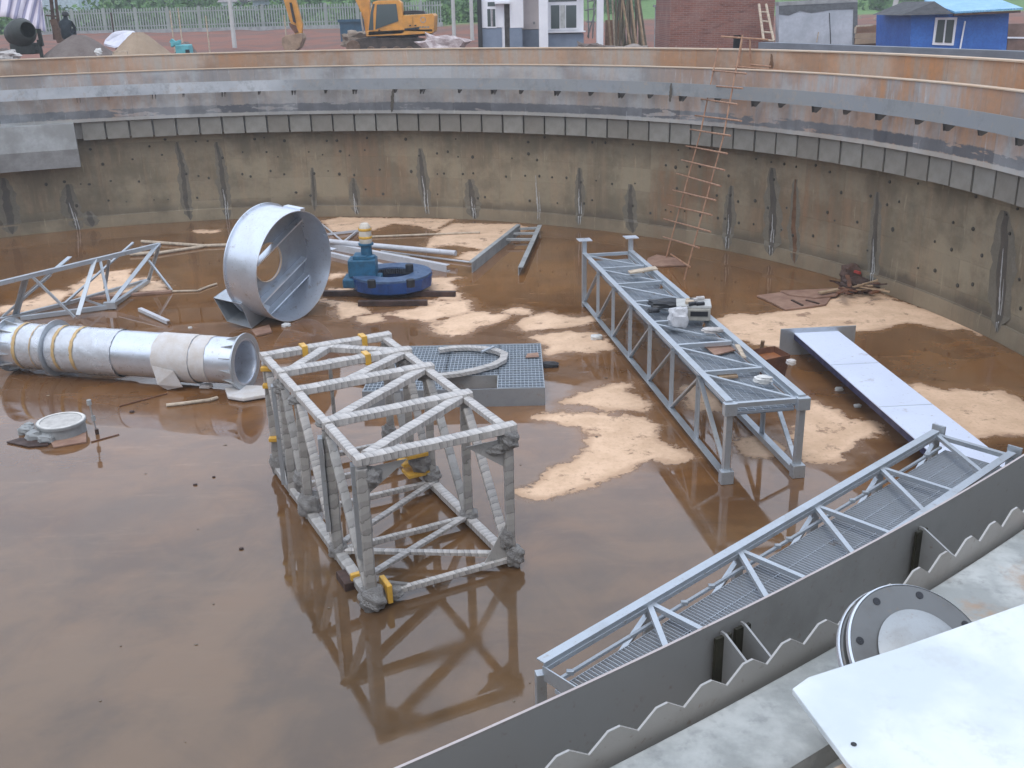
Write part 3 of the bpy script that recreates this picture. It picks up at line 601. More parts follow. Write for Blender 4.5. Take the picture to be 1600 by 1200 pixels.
def crumple(name, c, r, mat=FILM, parent=cg, sc=(1, 1, 1), jag=.2, org=None):
    import bmesh
    smooth_film = mat is FILM
    if smooth_film: r = r*.86
    bm = bmesh.new(); bmesh.ops.create_icosphere(bm, subdivisions=4 if smooth_film else 3, radius=1); mb = MB(); ph = [random.uniform(0, 6) for _ in range(6)]
    for v in bm.verts:
        p = v.co; k = 1+jag*(math.sin(p.x*5+ph[0])*math.cos(p.y*6+ph[1])+.6*math.sin(p.z*9+ph[2]+p.x*4)+(.12 if smooth_film else .35)*random.uniform(-1, 1))*.7
        q = np.array([np.sign(t)*abs(t)**(.88 if smooth_film else .7) for t in p]); mb.v.append(tuple(np.array(c)+q*r*k*np.array(sc)))
    mb.f = [tuple(v.index for v in fc.verts) for fc in bm.faces]; mb.uv = [[(0, 0)]*3 for _ in mb.f]; bm.free()
    return mb.build(name, mat, parent, smooth=True, autos=70 if smooth_film else 28)
for (u, v, z, r, s_) in ((-.01, 0, .07, .17, (1, 1, .95)), (0, .12, .06, .11, (1.5, 1, .7)), (-.01, 1.02, .09, .14, (.8, .8, 1.1)), (.0, 1.0, .93, .16, (.85, .9, .9)), (.01, .9, .87, .12, (1.4, .8, .7)), (0, .05, .88, .13, (1, .9, .95)), (0, .97, .22, .13, (.7, .6, 1.2)),
                         (.3, 0, .07, .13, (1, 1, .9)), (.6, 0, .12, .16, (1, 1, 1.3)), (.66, 0, .25, .13, (1, 1, 1.3)), (.8, 0, .9, .13, (1, 1, 1)), (.6, 0, .94, .11, (1.3, 1, .7)), (.3, -.02, 1., .08, (1.3, 1, .6)), (.6, 1, .93, .10, (1.4, 1, .8)), (.3, 1.0, .97, .09, (1.4, 1, .7)), (.6, 1.0, .12, .13, (1, 1, 1)), (.6, .9, .28, .15, (1, .8, 1.5)), (1, .98, .15, .12, (1, 1, 1.3)), (1, 0, .1, .12, (1, 1, 1.5)), (.3, 1, .08, .11, (1.2, 1, .8)), (.78, .98, .9, .12, (1.2, 1, 1))):
    crumple('film_bundle', f(u, v, z), r, FILM, cg, s_)
def gusset(u, v, z, du, dz): part('gusset', WRAPD, cg, lambda q: q.prism([f(u, v, z), f(u, v-du, z), f(u, v, z+dz)], eL, .012))
gusset(.0, .99, .06, .2, .3); part('gusset', WRAPD, cg, lambda q: q.prism([f(0, .99, .93), f(0, .7, .93), f(0, .99, .72)], eL, .012))
part('gusset', WRAPD, cg, lambda q: q.prism([f(0, .02, .94), f(0, .3, .94), f(0, .02, .76)], eL, .012))
part('film_tail', FILM, cg, lambda q: q.prism([f(0, .08, .02), f(0, .30, .06), f(0, .1, .14)], eL, .06))
def tape(a, b, t, wd, r, name='tape_band', mat=YTAPE, parent=cg, square=0):
    a = np.array(a, float); b = np.array(b, float); c = a+(b-a)*t; d = nrm(b-a)
    mb = MB(); mb.bar(c-d*wd/2, c+d*wd/2, r, r*.84 if square else r); return mb.build(name, mat, parent, bevel=.008)
tape(f(1, -.04, 1), f(1, 1.05, 1), .32, .08, .18, square=1); tape(f(1, -.04, 1), f(1, 1.05, 1), .78, .08, .18, square=1); tape(f(.8, 0, 1), f(.8, 1, 1), .68, .08, .18, square=1)
for z in (.92, .78, .33): mb = MB(); P = f(.98, 0, z); mb.box(P[0]-.085, P[0]+.085, P[1]-.085, P[1]+.085, P[2]-.03, P[2]+.03); mb.build('tape_band', YTAPE, cg, bevel=.01)
for uvz in ((.64, .86, .24), (.6, .86, .34), (.62, .88, .16)): mb = MB(); P = f(*uvz); mb.obox(P, eW*.15, eL*.13, (0, 0, .028)); mb.build('tape_band', YTAPE, cg, bevel=.01)
mb = MB(); P = f(0, .10, .09); mb.obox(P, eW*.03, eL*.13, (0, 0, .11)); mb.build('tape_band', YTAPE, cg, bevel=.01)
mb = MB(); P = f(.12, 0, .06); mb.obox(P, eL*.03, eW*.08, (0, 0, .07)); mb.build('tape_band', YTAPE, cg, bevel=.01)
blk = MB(); P = at(545, 915, .0); blk.obox(P+[0, .05, .05], eL*.16, eW*.10, (0, 0, .05)); tag(blk.build('timber_block', DARKWOOD, bevel=.01), 'dark timber block under the near left foot of the wrapped cage', 'timber')

# ---------------------------------------------------------------- big open drum with square duct
nR = nrm([.86, -.5, -.08]); cR = np.array([-4.34, 20.21, 1.14]); RR = 1.135; DEP = .80
dr = thing('steel_drum', 'large open silver steel drum standing on edge with a square duct', 'drum', (cR[0], cR[1], 0))
mb = MB(); mb.rev(cR, nR, [(RR, 0), (RR, -DEP), (RR+.045, -DEP), (RR+.045, -DEP-.02), (RR-.02, -DEP-.02), (RR-.02, -DEP+.0), (RR-.015, -.02), (RR-.015, 0)], 96, closed=True); mb.build('shell', STEELS, dr, smooth=True)
_ax = nrm(np.cross(nR, (0, 0, 1))); _ay = np.cross(nR, _ax)
# back plate with an off-centre round hole
mb = MB(); K = 64; hc = (.10, .0); hr = .40
def bp(a, r, c=(0, 0), h=-.66): return cR+nR*h+_ax*(c[0]+r*math.cos(a))+_ay*(c[1]+r*math.sin(a))
for h in (-.66, -.672):
    for k in range(K): mb.v.append(tuple(bp(2*math.pi*k/K, RR-.017, h=h)))
    for k in range(K): mb.v.append(tuple(bp(2*math.pi*k/K, hr, hc, h)))
for k in range(K):
    j = (k+1) % K; mb.f += [(k, j, K+j, K+k), (2*K+k, 3*K+k, 3*K+j, 2*K+j), (K+k, K+j, 3*K+j, 3*K+k)]; mb.uv += [[(0, 0)]*4]*3
mb.build('back_plate', metal('drum_inner_steel', (.30, .33, .37), .45, (.24, .25, .28), .6, .6, 2), dr)
mb = MB(); mb.rev(cR+nR*-.655+_ax*hc[0]+_ay*hc[1], nR, [(hr+.012, 0), (hr+.012, .03), (hr-.004, .03), (hr-.004, 0)], 48, closed=True); mb.build('hole_rim', EDGE, dr, smooth=True)
def onR(cx_, cy_, h): return atplane(300+cx_/3.75, 290+cy_/3.75, cR+nR*h, nR)
for (a_, b_) in (((385, 470), (655, 192)), ((410, 700), (675, 425)), ((462, 755), (790, 418))):
    A_, B_ = onR(*a_, -.5), onR(*b_, -.5)
    part('rib', STEELS, dr, lambda q: q.bar(A_-nR*.08, B_-nR*.08, .03, .16, nR))
# outer straps and duct
P0 = at(393, 514, 0.0); na = nrm([.30, .93, .12])
q4 = [atplane(300+x/3.75, 290+y/3.75, P0+[0, 0, .02], na) for x, y in ((350, 838), (286, 694), (124, 656), (205, 796))]
ln = .85*na
mb = MB()
for i in range(4):
    a_, b_ = q4[i], q4[(i+1) % 4]; nn = nrm(np.cross(b_-a_, ln)); mb.prism([a_, b_, b_+ln, a_+ln], nn, .01)
mb.build('square_duct', STEEL, dr)
mb = MB(); cc_ = sum(q4)/4+ln*.98; mb.prism([cc_+(p-sum(q4)/4) *.98 for p in q4], na, .012); mb.build('duct_backing', STEEL, dr)
for dx in (0, .012): pass
A_ = onR(200, 410, -DEP+.0); part('lifting_lug', STEELS, dr, lambda q: q.obox(cR+nR*-.35+_ay*0-_ax*(RR+.04)*1+[0, 0, .12], nR*.42, nrm(_ax)*.07, (0, 0, .012)))
part('joint_flange', STEELS, dr, lambda q: q.obox(cR+nR*-.22+_ay*(RR-.015)*(1 if _ay[2] > 0 else -1)-_ax*.28, nR*.22, _ax*.07, _ay*.03))

# ---------------------------------------------------------------- large flanged column pipe
pL, pR_ = np.array([-9.01, 17.50, .49]), np.array([-4.47, 16.22, .49]); dP = nrm(pR_-pL); LP = np.linalg.norm(pR_-pL)
pp = thing('column_pipe', 'thick silver flanged steel column lying on floor with taped film wrapping', 'pipe', (*((pL+pR_)/2)[:2], 0))
mb = MB(); mb.rev(pL, dP, [(.395, 0), (.395, LP), (.375, LP), (.375, 0)], 64, closed=True); mb.build('barrel', STEELS, pp, smooth=True)
for h0, th_, ro in ((0, .03, .485), (LP-.03, .03, .485), (.98, .025, .50)):
    mb = MB(); mb.rev(pL, dP, [(.397, h0), (ro, h0), (ro, h0+th_), (.397, h0+th_)], 64, closed=True); mb.build('flange', STEEL, pp, smooth=True)
mb = MB(); mb.rev(pL, dP, [(.374, LP-.25), (.374, LP-.02), (.36, LP-.02), (.34, LP-.1), (.34, LP-.25)], 48, closed=True); mb.build('inner_sleeve', STEELS, pp, smooth=True)
mb = MB(); mb.rev(pL, dP, [(.372, LP-.5), (.001, LP-.5)], 48); mb.build('inner_plate', metal('inner_plate', (.42, .40, .42), .5, (.36, .34, .35)), pp)
px_ = nrm(np.cross(dP, (0, 0, 1))); py_ = np.cross(dP, px_)
for k in range(12):
    t = 2*math.pi*k/12+.1; e = math.cos(t)*px_+math.sin(t)*py_
    for h, s_ in ((.03, 1), (LP-.03, -1), (.98, -1)):
        if h > .9 and h < 1.1: continue
        b = pL+dP*h; mb = MB(); mb.prism([b+e*.396, b+e*.475, b+e*.396+dP*s_*.26], np.cross(dP, e), .012); mb.build('gusset', STEELD, pp)
def sleeve(h0, h1, r, mat, name, jag=.006, sag=0):
    mb = MB(); n = 48; rows = max(2, int((h1-h0)/.06))
    for i in range(rows+1):
        for k in range(n):
            t = 2*math.pi*k/n; e = math.cos(t)*px_+math.sin(t)*py_; q = r+random.uniform(0, jag)+(sag*max(0, -e[2])**2)
            P = pL+dP*(h0+(h1-h0)*i/rows+random.uniform(-.01, .01)*(i in (0, rows)))+e*q; P[2] = max(P[2], .012); mb.v.append(tuple(P))
    for i in range(rows):
        for k in range(n): j = (k+1) % n; mb.f.append((i*n+k, i*n+j, (i+1)*n+j, (i+1)*n+k)); mb.uv.append([(k/n*2, i*.06), ((k+1)/n*2, i*.06), ((k+1)/n*2, i*.06+.06), (k/n*2, i*.06+.06)])
    return mb.build(name, mat, pp, smooth=True, autos=60)
FILMS = simple('thin_silvery_film', (.66, .69, .73), .3, .45, .15, 3, (.52, .53, .55), .5, .015)
sleeve(1.03, 2.35, .402, FILMS, 'film_wrap', .012, .02); sleeve(.33, .95, .401, FILMS, 'film_wrap', .01)
sleeve(3.15, 3.85, .405, FILMP, 'sheet_wrap', .006, .03); sleeve(3.86, 4.15, .401, FILMP, 'sheet_wrap', .004)
for h in (.36, 1.18, 1.55): sleeve(h, h+.065, .417, simple('tan_tape', (.60, .42, .20), .5), 'tape_band', .004)
sleeve(.72, .745, .414, simple('tan_tape_thin', (.60, .45, .28), .5), 'tape_band', .003)
mb = MB(); b = pL+dP*3.2; e = np.array([0, -1, 0.])
mb.prism([b+dP*-.06+px_*0+nrm([-.2, -1, 0])*.40+[0, 0, -.05], b+dP*.02+nrm([-.2, -1, 0])*.44+[0, 0, -.36], at(262, 609, .01), b+dP*.45+nrm([-.2, -1, 0])*.36+[0, 0, -.40], b+dP*.35+nrm([-.2, -1, 0])*.42+[0, 0, -.1]], (0, -1, 0), .012); mb.build('sheet_flap', FILMP, pp)

# ---------------------------------------------------------------- blue slewing gear with motor
gc = at(613, 458, 0) + np.array([0, .15, 0]); gz = .12
dg = thing('slewing_drive', 'blue geared ring drive with upright motor resting on dark timber skids', 'gear drive', (gc[0], gc[1], gz))
ro = .92
mb = MB(); mb.rev(gc, (0, 0, 1), [(.56, gz), (ro-.10, gz), (ro-.02, gz+.04), (ro, gz+.28), (.58, gz+.28), (.58, gz+.2), (.56, gz+.2)], 14, closed=True); mb.build('housing', BLUE, dg)
mb = MB(); mb.rev(gc, (0, 0, 1), [(.47, gz+.285), (.89, gz+.285), (.89, gz+.33), (.47, gz+.33)], 64, closed=True); mb.build('top_ring', simple('pale_blue_ring', (.11, .19, .33), .35, .35, .35, 4, (.06, .10, .2)), dg)
mb = MB(); pf = []
for k in range(56*4):
    t = 2*math.pi*k/224; r = .47 if k % 4 in (0, 1) else .43; pf.append((r, t))
n_ = len(pf)
for z in (gz+.18, gz+.30):
    for r, t in pf: mb.v.append((gc[0]+r*math.cos(t), gc[1]+r*math.sin(t), z))
for z in (gz+.18, gz+.30):
    for r, t in pf: mb.v.append((gc[0]+.56*math.cos(t), gc[1]+.56*math.sin(t), z))
for k in range(n_):
    j = (k+1) % n_; mb.f += [(k, j, n_+j, n_+k), (n_+k, n_+j, 3*n_+j, 3*n_+k)]; mb.uv += [[(0, 0)]*4]*2
mb.build('gear_teeth', simple('gear_steel', (.10, .11, .14), .4, .5), dg)
mg = atY(568, 425, gc[1]-.05); mg[2] = gz+.3
mb = MB(); mb.obox(mg+[0, 0, .19], (.31, 0, 0), (0, .24, 0), (0, 0, .19)); mb.build('gearbox', TEAL, dg, bevel=.03)
mb = MB(); mb.obox(mg+[-.03, -.0, .42], (.16, 0, 0), (0, .2, 0), (0, 0, .05)); mb.build('gearbox_lid', TEAL, dg, bevel=.02)
mb = MB(); mb.rev(mg+[.1, 0, .38], (0, 0, 1), [(.001, 0), (.20, 0), (.20, .05), (.13, .07), (.12, .28), (.17, .30), (.17, .34), (.001, .34)], 24); mb.build('motor_base', TEAL, dg, smooth=True)
mb = MB(); mb.rev(mg+[.1, 0, .72], (0, 0, 1), [(.13, 0), (.145, .06), (.135, .3), (.12, .38), (.08, .44), (.001, .46)], 24); mb.build('wrapped_motor', simple('cream_film', (.62, .56, .47), .5, 0, .2, 9), dg, smooth=True)
for h in (.1, .28): mb = MB(); mb.rev(mg+[.1, 0, .72+h], (0, 0, 1), [(.143, 0), (.15, .01), (.15, .05), (.143, .06)], 20); mb.build('tape_band', YTAPE, dg, smooth=True)
mb = MB(); mb.obox(mg+[-.02, -.02, -.13], (.42, 0, 0), (0, .30, 0), (0, 0, .10)); mb.build('gearbox_base', TEAL, dg, bevel=.03)
for u, v in ((640, 424), (642, 448), (581, 449)):
    P = at(u, v, gz+.34); mb = MB(); mb.rev(P, (0, 0, 1), [(.001, .16), (.085, .16), (.09, .14), (.09, 0)], 16); mb.build('wrapped_bolt', BLACK, dg, smooth=True)
for (a_, b_) in (((505, 462), (712, 463)), ((560, 478), (668, 477))):
    A_, B_ = at(*a_, .0), at(*b_, .0); mb = MB(); mb.bar(A_+[0, 0, .06], B_+[0, 0, .06], .12, .115)
    tag(mb.build('timber_skid', DARKWOOD, bevel=.01), 'rear dark timber skid under the blue gear drive' if a_[1] == 462 else 'front dark timber skid under the blue gear drive', 'timber', 'timber skids under the blue drive')

# ---------------------------------------------------------------- piled sections behind the drive
def P2b(x, y, z=0.): return at(480+x/3.81, 340+y/3.81, z)
def channel(name, label, cat, a_, b_, w_, h, mat, zz, group=None, kind='u'):
    A_, B_ = P2b(*a_, zz), P2b(*b_, zz); mb = MB(); d = nrm(B_-A_); sd = nrm(np.cross(d, (0, 0, 1)))
    if kind == 'u': mb.bar(A_+[0, 0, h/2], B_+[0, 0, h/2], .012, h); mb.bar(A_+sd*-w_/2+[0, 0, h-.006], B_+sd*-w_/2+[0, 0, h-.006], w_-.013, .012); mb.bar(A_+sd*-w_/2+[0, 0, .006], B_+sd*-w_/2+[0, 0, .006], w_-.013, .012)
    elif kind == 'o': mb.tube(A_+[0, 0, h/2], B_+[0, 0, h/2], h/2, 12)
    else: mb.bar(A_+[0, 0, h/2], B_+[0, 0, h/2], w_, h)
    return tag(mb.build(name, mat), label, cat, group)
G = 'steel sections piled behind the drive'
channel('steel_channel', 'wide white steel channel running right from behind the silver drum', 'steel channel', (60, 215), (600, 340), .12, .10, WHITEMET, 0, G)
channel('steel_channel', 'longest white channel ending right of the blue drive', 'steel channel', (60, 175), (830, 325), .14, .17, WHITEMET, .0, G)
channel('steel_pole', 'thick pale round pole lying over the white channels', 'pole', (60, 150), (885, 228), .1, .14, WHITEMET, .16, G, 'o')
channel('steel_pole', 'thin white tube reaching towards the plank frame', 'pole', (440, 205), (975, 272), .06, .05, WHITEMET, .02, G, 'o')
channel('bamboo_pole', 'thin pale pole lying farthest back across the dry silt', 'pole', (330, 122), (1030, 95), .06, .06, PALEWOOD, 0, G, 'o')
channel('steel_rod', 'short bright rod slanting behind the drum', 'rod', (90, 45), (210, 145), .05, .05, WHITEMET, .02, G, 'o')
channel('steel_angle', 'white angle section slanting beside the drum back', 'steel angle', (100, 108), (305, 85), .05, .06, WHITEMET, .02, G, 'b')
channel('steel_angle', 'short white angle propped across the pile', 'steel angle', (225, 145), (295, 88), .05, .05, WHITEMET, .03, G, 'b')
channel('timber_plank', 'short pale plank lying behind the blue drive', 'plank', (480, 215), (600, 238), .14, .04, PALEWOOD, .0, None, 'b')
# plank-like frame with rungs
fr = thing('channel_frame', 'flat steel frame of two long channels joined by rungs at one end', 'steel frame', P2b(1150, 200))
A_, B_ = P2b(982, 330), P2b(1268, 95); part('side_rail', GREYC, fr, lambda q: (q.bar(A_+[0, 0, .13], B_+[0, 0, .13], .02, .26), q.bar(A_+[-.05, .03, .255], B_+[-.05, .03, .255], .09, .014)))
C_, D_ = P2b(1258, 345), P2b(1375, 85); part('side_rail', GREYC, fr, lambda q: (q.bar(C_+[0, 0, .1], D_+[0, 0, .1], .02, .2), q.bar(C_+[.06, 0, .195], D_+[.06, 0, .195], .10, .014)))
for t in (.98, .84, .68):
    part('rung', GREYC, fr, lambda q: q.bar(A_+(B_-A_)*t+[0, 0, .15], C_+(D_-C_)*(t-.02)+[0, 0, .15], .12, .05))

# ---------------------------------------------------------------- left truss section
tr = thing('steel_truss_section', 'silver triangular truss section lying left behind the column pipe', 'truss', (-9.5, 21, 0))
def L7p(x, y, z=0.): return at(x/3.75, 340+y/3.75, z)
zt = 1.0
TL, TR = L7p(-160, 425, zt), L7p(935, 160, zt); BL, BR = L7p(-200, 690, .06), L7p(650, 522, .06)
tubew = .085
def bars(name, a_, b_, w_=.07, mat=STEEL, parent=tr): return part(name, mat, parent, lambda q: q.angle(a_, b_, w_, .014))
bars('top_chord', TL, TR, .10); bars('bottom_chord', L7p(120, 592, .05), BR, .10); bars('end_post', TR, BR, .12)
bars('bottom_chord', BR, L7p(870, 370, .05), .09); bars('end_post', TR, L7p(870, 372, .05), .07)
def onTop(x): t = (x-TLx)/(935-TLx); return TL+(TR-TL)*t
TLx = -160
bars('post', onTop(118), L7p(92, 575, .06), .10); bars('post', onTop(520), L7p(462, 578, .06), .10)
bars('brace', onTop(145), L7p(435, 585, .06), .06); bars('brace', onTop(545), L7p(640, 505, .06), .06)
bars('brace', L7p(490, 480, .3), L7p(615, 522, .06), .06); bars('brace', L7p(300, 338, .85), L7p(10, 590, .06), .07)
bars('long_brace', L7p(785, 150, 1.12), L7p(385, 505, .1), .075); bars('long_brace', L7p(412, 240, 1.05), L7p(335, 305, .95), .10); bars('long_brace', L7p(330, 300, .9), L7p(100, 500, .1), .07)
bars('back_chord', L7p(385, 505, .06), L7p(860, 370, .06), .08); bars('back_chord', L7p(0, 600, .06), L7p(385, 505, .06), .08); bars('brace', L7p(640, 250, .9), L7p(615, 420, .1), .06)
mb = MB(); mb.obox(BR+[0, -.03, .04], (.13, 0, 0), (0, .05, 0), (0, 0, .07)); mb.build('joint_plate', STEEL, tr)
mb = MB(); mb.bar(L7p(870, 250, .7), L7p(1005, 425, .04), .05, .04); tag(mb.build('steel_strut', STEEL), 'thin strut leaning from the end of the left truss section', 'strut')
mb = MB(); mb.bar(L7p(480, 475, .03), L7p(1005, 432, .03), .16, .05); tag(mb.build('timber_plank', PLY), 'brown plank lying flat below the left truss section', 'plank')
def stick(name, label, cat, pts, r, mat, z=None, conv=L7p, group=None, n=7):
    mb = MB(); Q = [conv(*p[:2], p[2] if len(p) > 2 else r) for p in pts]
    for a_, b_ in zip(Q[:-1], Q[1:]): mb.tube(a_, b_, r, n, r*random.uniform(.8, 1))
    return tag(mb.build(name, mat, smooth=True), label, cat, group)
stick('bamboo_pole', 'upper pale pole lying left of the drum', 'pole', [(830, 140), (1200, 165), (1330, 160)], .045, PALEWOOD)
stick('bamboo_pole', 'lower pale pole crossing to the truss tip', 'pole', [(900, 212), (1190, 168)], .045, PALEWOOD)
stick('bamboo_pole', 'short pole beside the truss tip', 'pole', [(760, 215), (930, 205)], .05, PALEWOOD)
stick('bent_stick', 'bent pale branch right of the left truss section', 'stick', [(1010, 432), (1160, 428), (1215, 405), (1270, 388)], .025, PALEWOOD)
stick('forked_stick', 'pale forked branch on mud below the column pipe', 'stick', [(975, 1100), (1080, 1088), (1230, 1068), (1275, 1055)], .03, PALEWOOD)
mb = MB(); mb.angle(L7p(820, 540, .06), L7p(985, 615, .04), .09, .02); tag(mb.build('steel_angle', WHITEMET), 'lone short white angle iron on wet floor behind the column pipe', 'steel angle')
stick('thin_rod', 'thin dark rod lying in water below the column pipe', 'rod', [(700, 1105), (980, 1030)], .012, RUST)
mb = MB(); P = at(400, 618, 0); mb.v = []
pts = [at(352, 612, .02), at(375, 607, .02), at(415, 608, .02), at(416, 622, .02), at(380, 628, .02), at(356, 624, .02)]; mb.prism(pts, (0, 0, 1), .07); tag(mb.build('packing_strip', FILMP, bevel=.02), 'pale folded packing strip in front of the pipe flange', 'packing')
crumple('film_scrap', at(322, 603, .04), .07, FILMP, None, (1.6, 1, .5)).update_tag(); tag(bpy.data.objects['film_scrap'], 'pale film scrap under the wrapped end of the pipe', 'scrap')
mb = MB(); mb.prism([at(393, 517, .01), at(421, 509, .01), at(425, 520, .01), at(400, 526, .01)], (0, 0, 1), .03); tag(mb.build('timber_offcut', PLY), 'flat brown board under the lip of the drum', 'board')

# ---------------------------------------------------------------- grating platform with a cut-out, bent flats on it
pf_ = thing('grating_platform', 'low steel grating platform with slot cut-out beside the wrapped cage', 'platform', at(720, 590, 0))
def PB(x, y, z=.30): return at(480+x/3.81, 340+y/3.81, z)
NL, NR_, FR_, FL_ = PB(330, 1035), PB(1412, 1012), PB(1388, 748), PB(560, 775)
ex = nrm(NR_-NL); ex[2] = 0; wP = np.linalg.norm(NR_-NL); FLx = FR_-ex*wP*.98
def pz(a, b, z=0.): # a along, b deep
    return NL+(NR_-NL)*a+(FLx-NL)*b*(1-a)+(FR_-NR_)*b*a+np.array([0, 0, z])
def inv(x, y):
    P = PB(x, y); best = None
    d1 = NR_-NL; d2 = (FR_-NR_); A = np.array([d1[:2], d2[:2]]).T; s = np.linalg.solve(A, (P-NL)[:2]); return s
s0, s1 = inv(800, 1020), inv(1135, 935)
def pq(a0, a1, b0, b1, z, th): return [pz(a0, b0, z), pz(a1, b0, z), pz(a1, b1, z), pz(a0, b1, z)]
u0, u1, w0 = s0[0], s1[0], s1[1]
SLATE = metal('slate_grating', (.16, .19, .23), .45, (.11, .13, .16), .5, .5)
for (a0, a1, b0, b1) in ((0, u0, .02, .98), (u0, u1, w0, .98), (u1, 1, .02, .98)):
    mb = MB(); mb.prism(pq(a0+.004, a1-.004, b0, b1, -.03, 0), (0, 0, 1), .006); g = mb.build('grating_panel', SLATE, pf_)
    mb = MB(); n = max(3, int((a1-a0)*wP/.06)); dl = np.linalg.norm(FR_-NR_); k = int((b1-b0)*dl/.12)
    for i in range(n+1): a = a0+(a1-a0)*i/n; mb.bar(pz(a, b0, -.012), pz(a, b1, -.012), .008, .022)
    for i in range(k+1): b = b0+(b1-b0)*i/k; mb.bar(pz(a0, b, -.010), pz(a1, b, -.010), .014, .022)
    struct(mb.build('grating_bars', STEEL, g), 'stuff')
for a_, b_ in ((pz(0, 0), pz(1, 0)), (pz(1, 0), pz(1, 1)), (pz(1, 1), pz(0, 1)), (pz(0, 1), pz(0, 0))):
    part('edge_channel', metal('edge_channel', (.30, .32, .34), .5, (.22, .23, .25), .5, .5) if a_ is not None else 0, pf_, lambda q: q.bar(a_+[0, 0, -.15], b_+[0, 0, -.15], .02, .30))
for a_, b_ in ((pz(u0, 0), pz(u0, w0)), (pz(u1, 0), pz(u1, w0)), (pz(u0, w0), pz(u1, w0))): part('slot_edge', STEELD, pf_, lambda q: q.bar(a_+[0, 0, -.12], b_+[0, 0, -.12], .018, .22))
# square notch with muddy water at the back right: a brown board seen through it
mb = MB(); mb.prism([PB(1300, 835, .312), PB(1310, 812, .312), PB(1375, 805, .312), PB(1380, 832, .312)], (0, 0, 1), .01); tag(mb.build('board_scrap', PLY), 'brown board scrap on the right corner of the grating platform', 'board')
# bent hoop
hp = []
for x, y in ((785, 790), (870, 778), (960, 775), (1060, 782), (1130, 795), (1175, 815), (1165, 850), (1110, 880), (1000, 910), (900, 930), (800, 942), (690, 945)): hp.append(PB(x, y, .36))
mb = MB()
def ribbon(mb, Q, w_, h):
    Q = [np.array(q) for q in Q]; n = len(Q); o = len(mb.v)
    for i, q in enumerate(Q):
        d = nrm(Q[min(n-1, i+1)]-Q[max(0, i-1)]); s = nrm(np.cross(d, (0, 0, 1)))
        for a_, b_ in ((-1, -1), (1, -1), (1, 1), (-1, 1)): mb.v.append(tuple(q+s*w_/2*a_+np.array([0, 0, h/2*b_])))
    for i in range(n-1):
        for k in range(4): j = (k+1) % 4; mb.f.append((o+4*i+k, o+4*i+j, o+4*i+4+j, o+4*i+4+k)); mb.uv.append([(0, i*.25), (1, i*.25), (1, i*.25+.25), (0, i*.25+.25)])
    mb.f += [(o, o+1, o+2, o+3), (o+4*n-4, o+4*n-3, o+4*n-2, o+4*n-1)]; mb.uv += [[(0, 0)]*4]*2
ribbon(mb, hp, .13, .06); tag(mb.build('wrapped_hoop', WRAP), 'film-wrapped bent steel hoop lying on the grating platform', 'hoop')
mb = MB(); mb.bar(PB(1040, 800, .42), PB(1112, 768, .40), .05, .03); tag(mb.build('steel_strap', STEEL), 'short metal strap across the bent hoop', 'strap')
crumple('rag', PB(1445, 875, .04), .10, simple('dark_rag', (.05, .05, .055), .8), None, (1.5, .9, .5)); tag(bpy.data.objects['rag'], 'dark rag bundle lying right of the grating platform', 'rag')

# ---------------------------------------------------------------- long white trough plate
zc = .42
Pn = [at(1240, 521, zc), at(1277, 487, zc)]; Pf_ = [at(1490, 718, zc), at(1580, 735, zc)]
ch = thing('white_trough', 'long smooth white steel trough lying slanted with an upright end plate', 'steel trough', at(1380, 610, 0))
a_, b_, e_, g_ = at(1240, 520, zc), at(1272, 487, zc), at(1440, 687, zc), at(1532, 698, zc)
l1, l2 = nrm(e_-a_), nrm(g_-b_); lng = nrm(l1+l2); sdv = nrm(np.cross(lng, (0, 0, 1))); sdv = sdv if sdv@(b_-a_) > 0 else -sdv
w0_ = abs((b_-a_)@sdv); w1_ = abs((g_-e_)@sdv); wd = (w0_+w1_)/2*1.1; Lc = abs((e_-a_)@lng)+1.0
a_ = a_+sdv*((w0_-wd)/2)
TRW = metal('white_trough_steel', (.70, .76, .90), .45, (.62, .66, .76), .4, .2, 1.2)
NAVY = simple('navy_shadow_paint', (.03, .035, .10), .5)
part('top_plate', TRW, ch, lambda q: q.obox(a_+lng*Lc/2+sdv*wd/2+[0, 0, -.01], lng*Lc/2, sdv*wd/2, (0, 0, .008)))
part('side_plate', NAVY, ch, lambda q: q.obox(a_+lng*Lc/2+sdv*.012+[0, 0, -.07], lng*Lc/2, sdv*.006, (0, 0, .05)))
part('side_plate', TRW, ch, lambda q: q.obox(a_+lng*Lc/2+sdv*(wd-.012)+[0, 0, -.07], lng*Lc/2, sdv*.006, (0, 0, .05)))
part('end_plate', STEEL, ch, lambda q: q.obox(a_-lng*.012+sdv*wd*.55+[0, 0, -.17], lng*.012, sdv*wd*.85, (0, 0, .25)), bevel=.005)
for t_ in (.3, .62): part('weld_seam', STEEL, ch, lambda q: q.obox(a_+lng*Lc*t_+sdv*wd/2+[0, 0, -.0005], lng*.006, sdv*wd*.49, (0, 0, .0015)))
part('support_foot', STEEL, ch, lambda q: q.obox(a_+lng*(Lc-.5)+sdv*wd*.5+[0, 0, -.27], lng*.02, sdv*wd*.4, (0, 0, .15)))

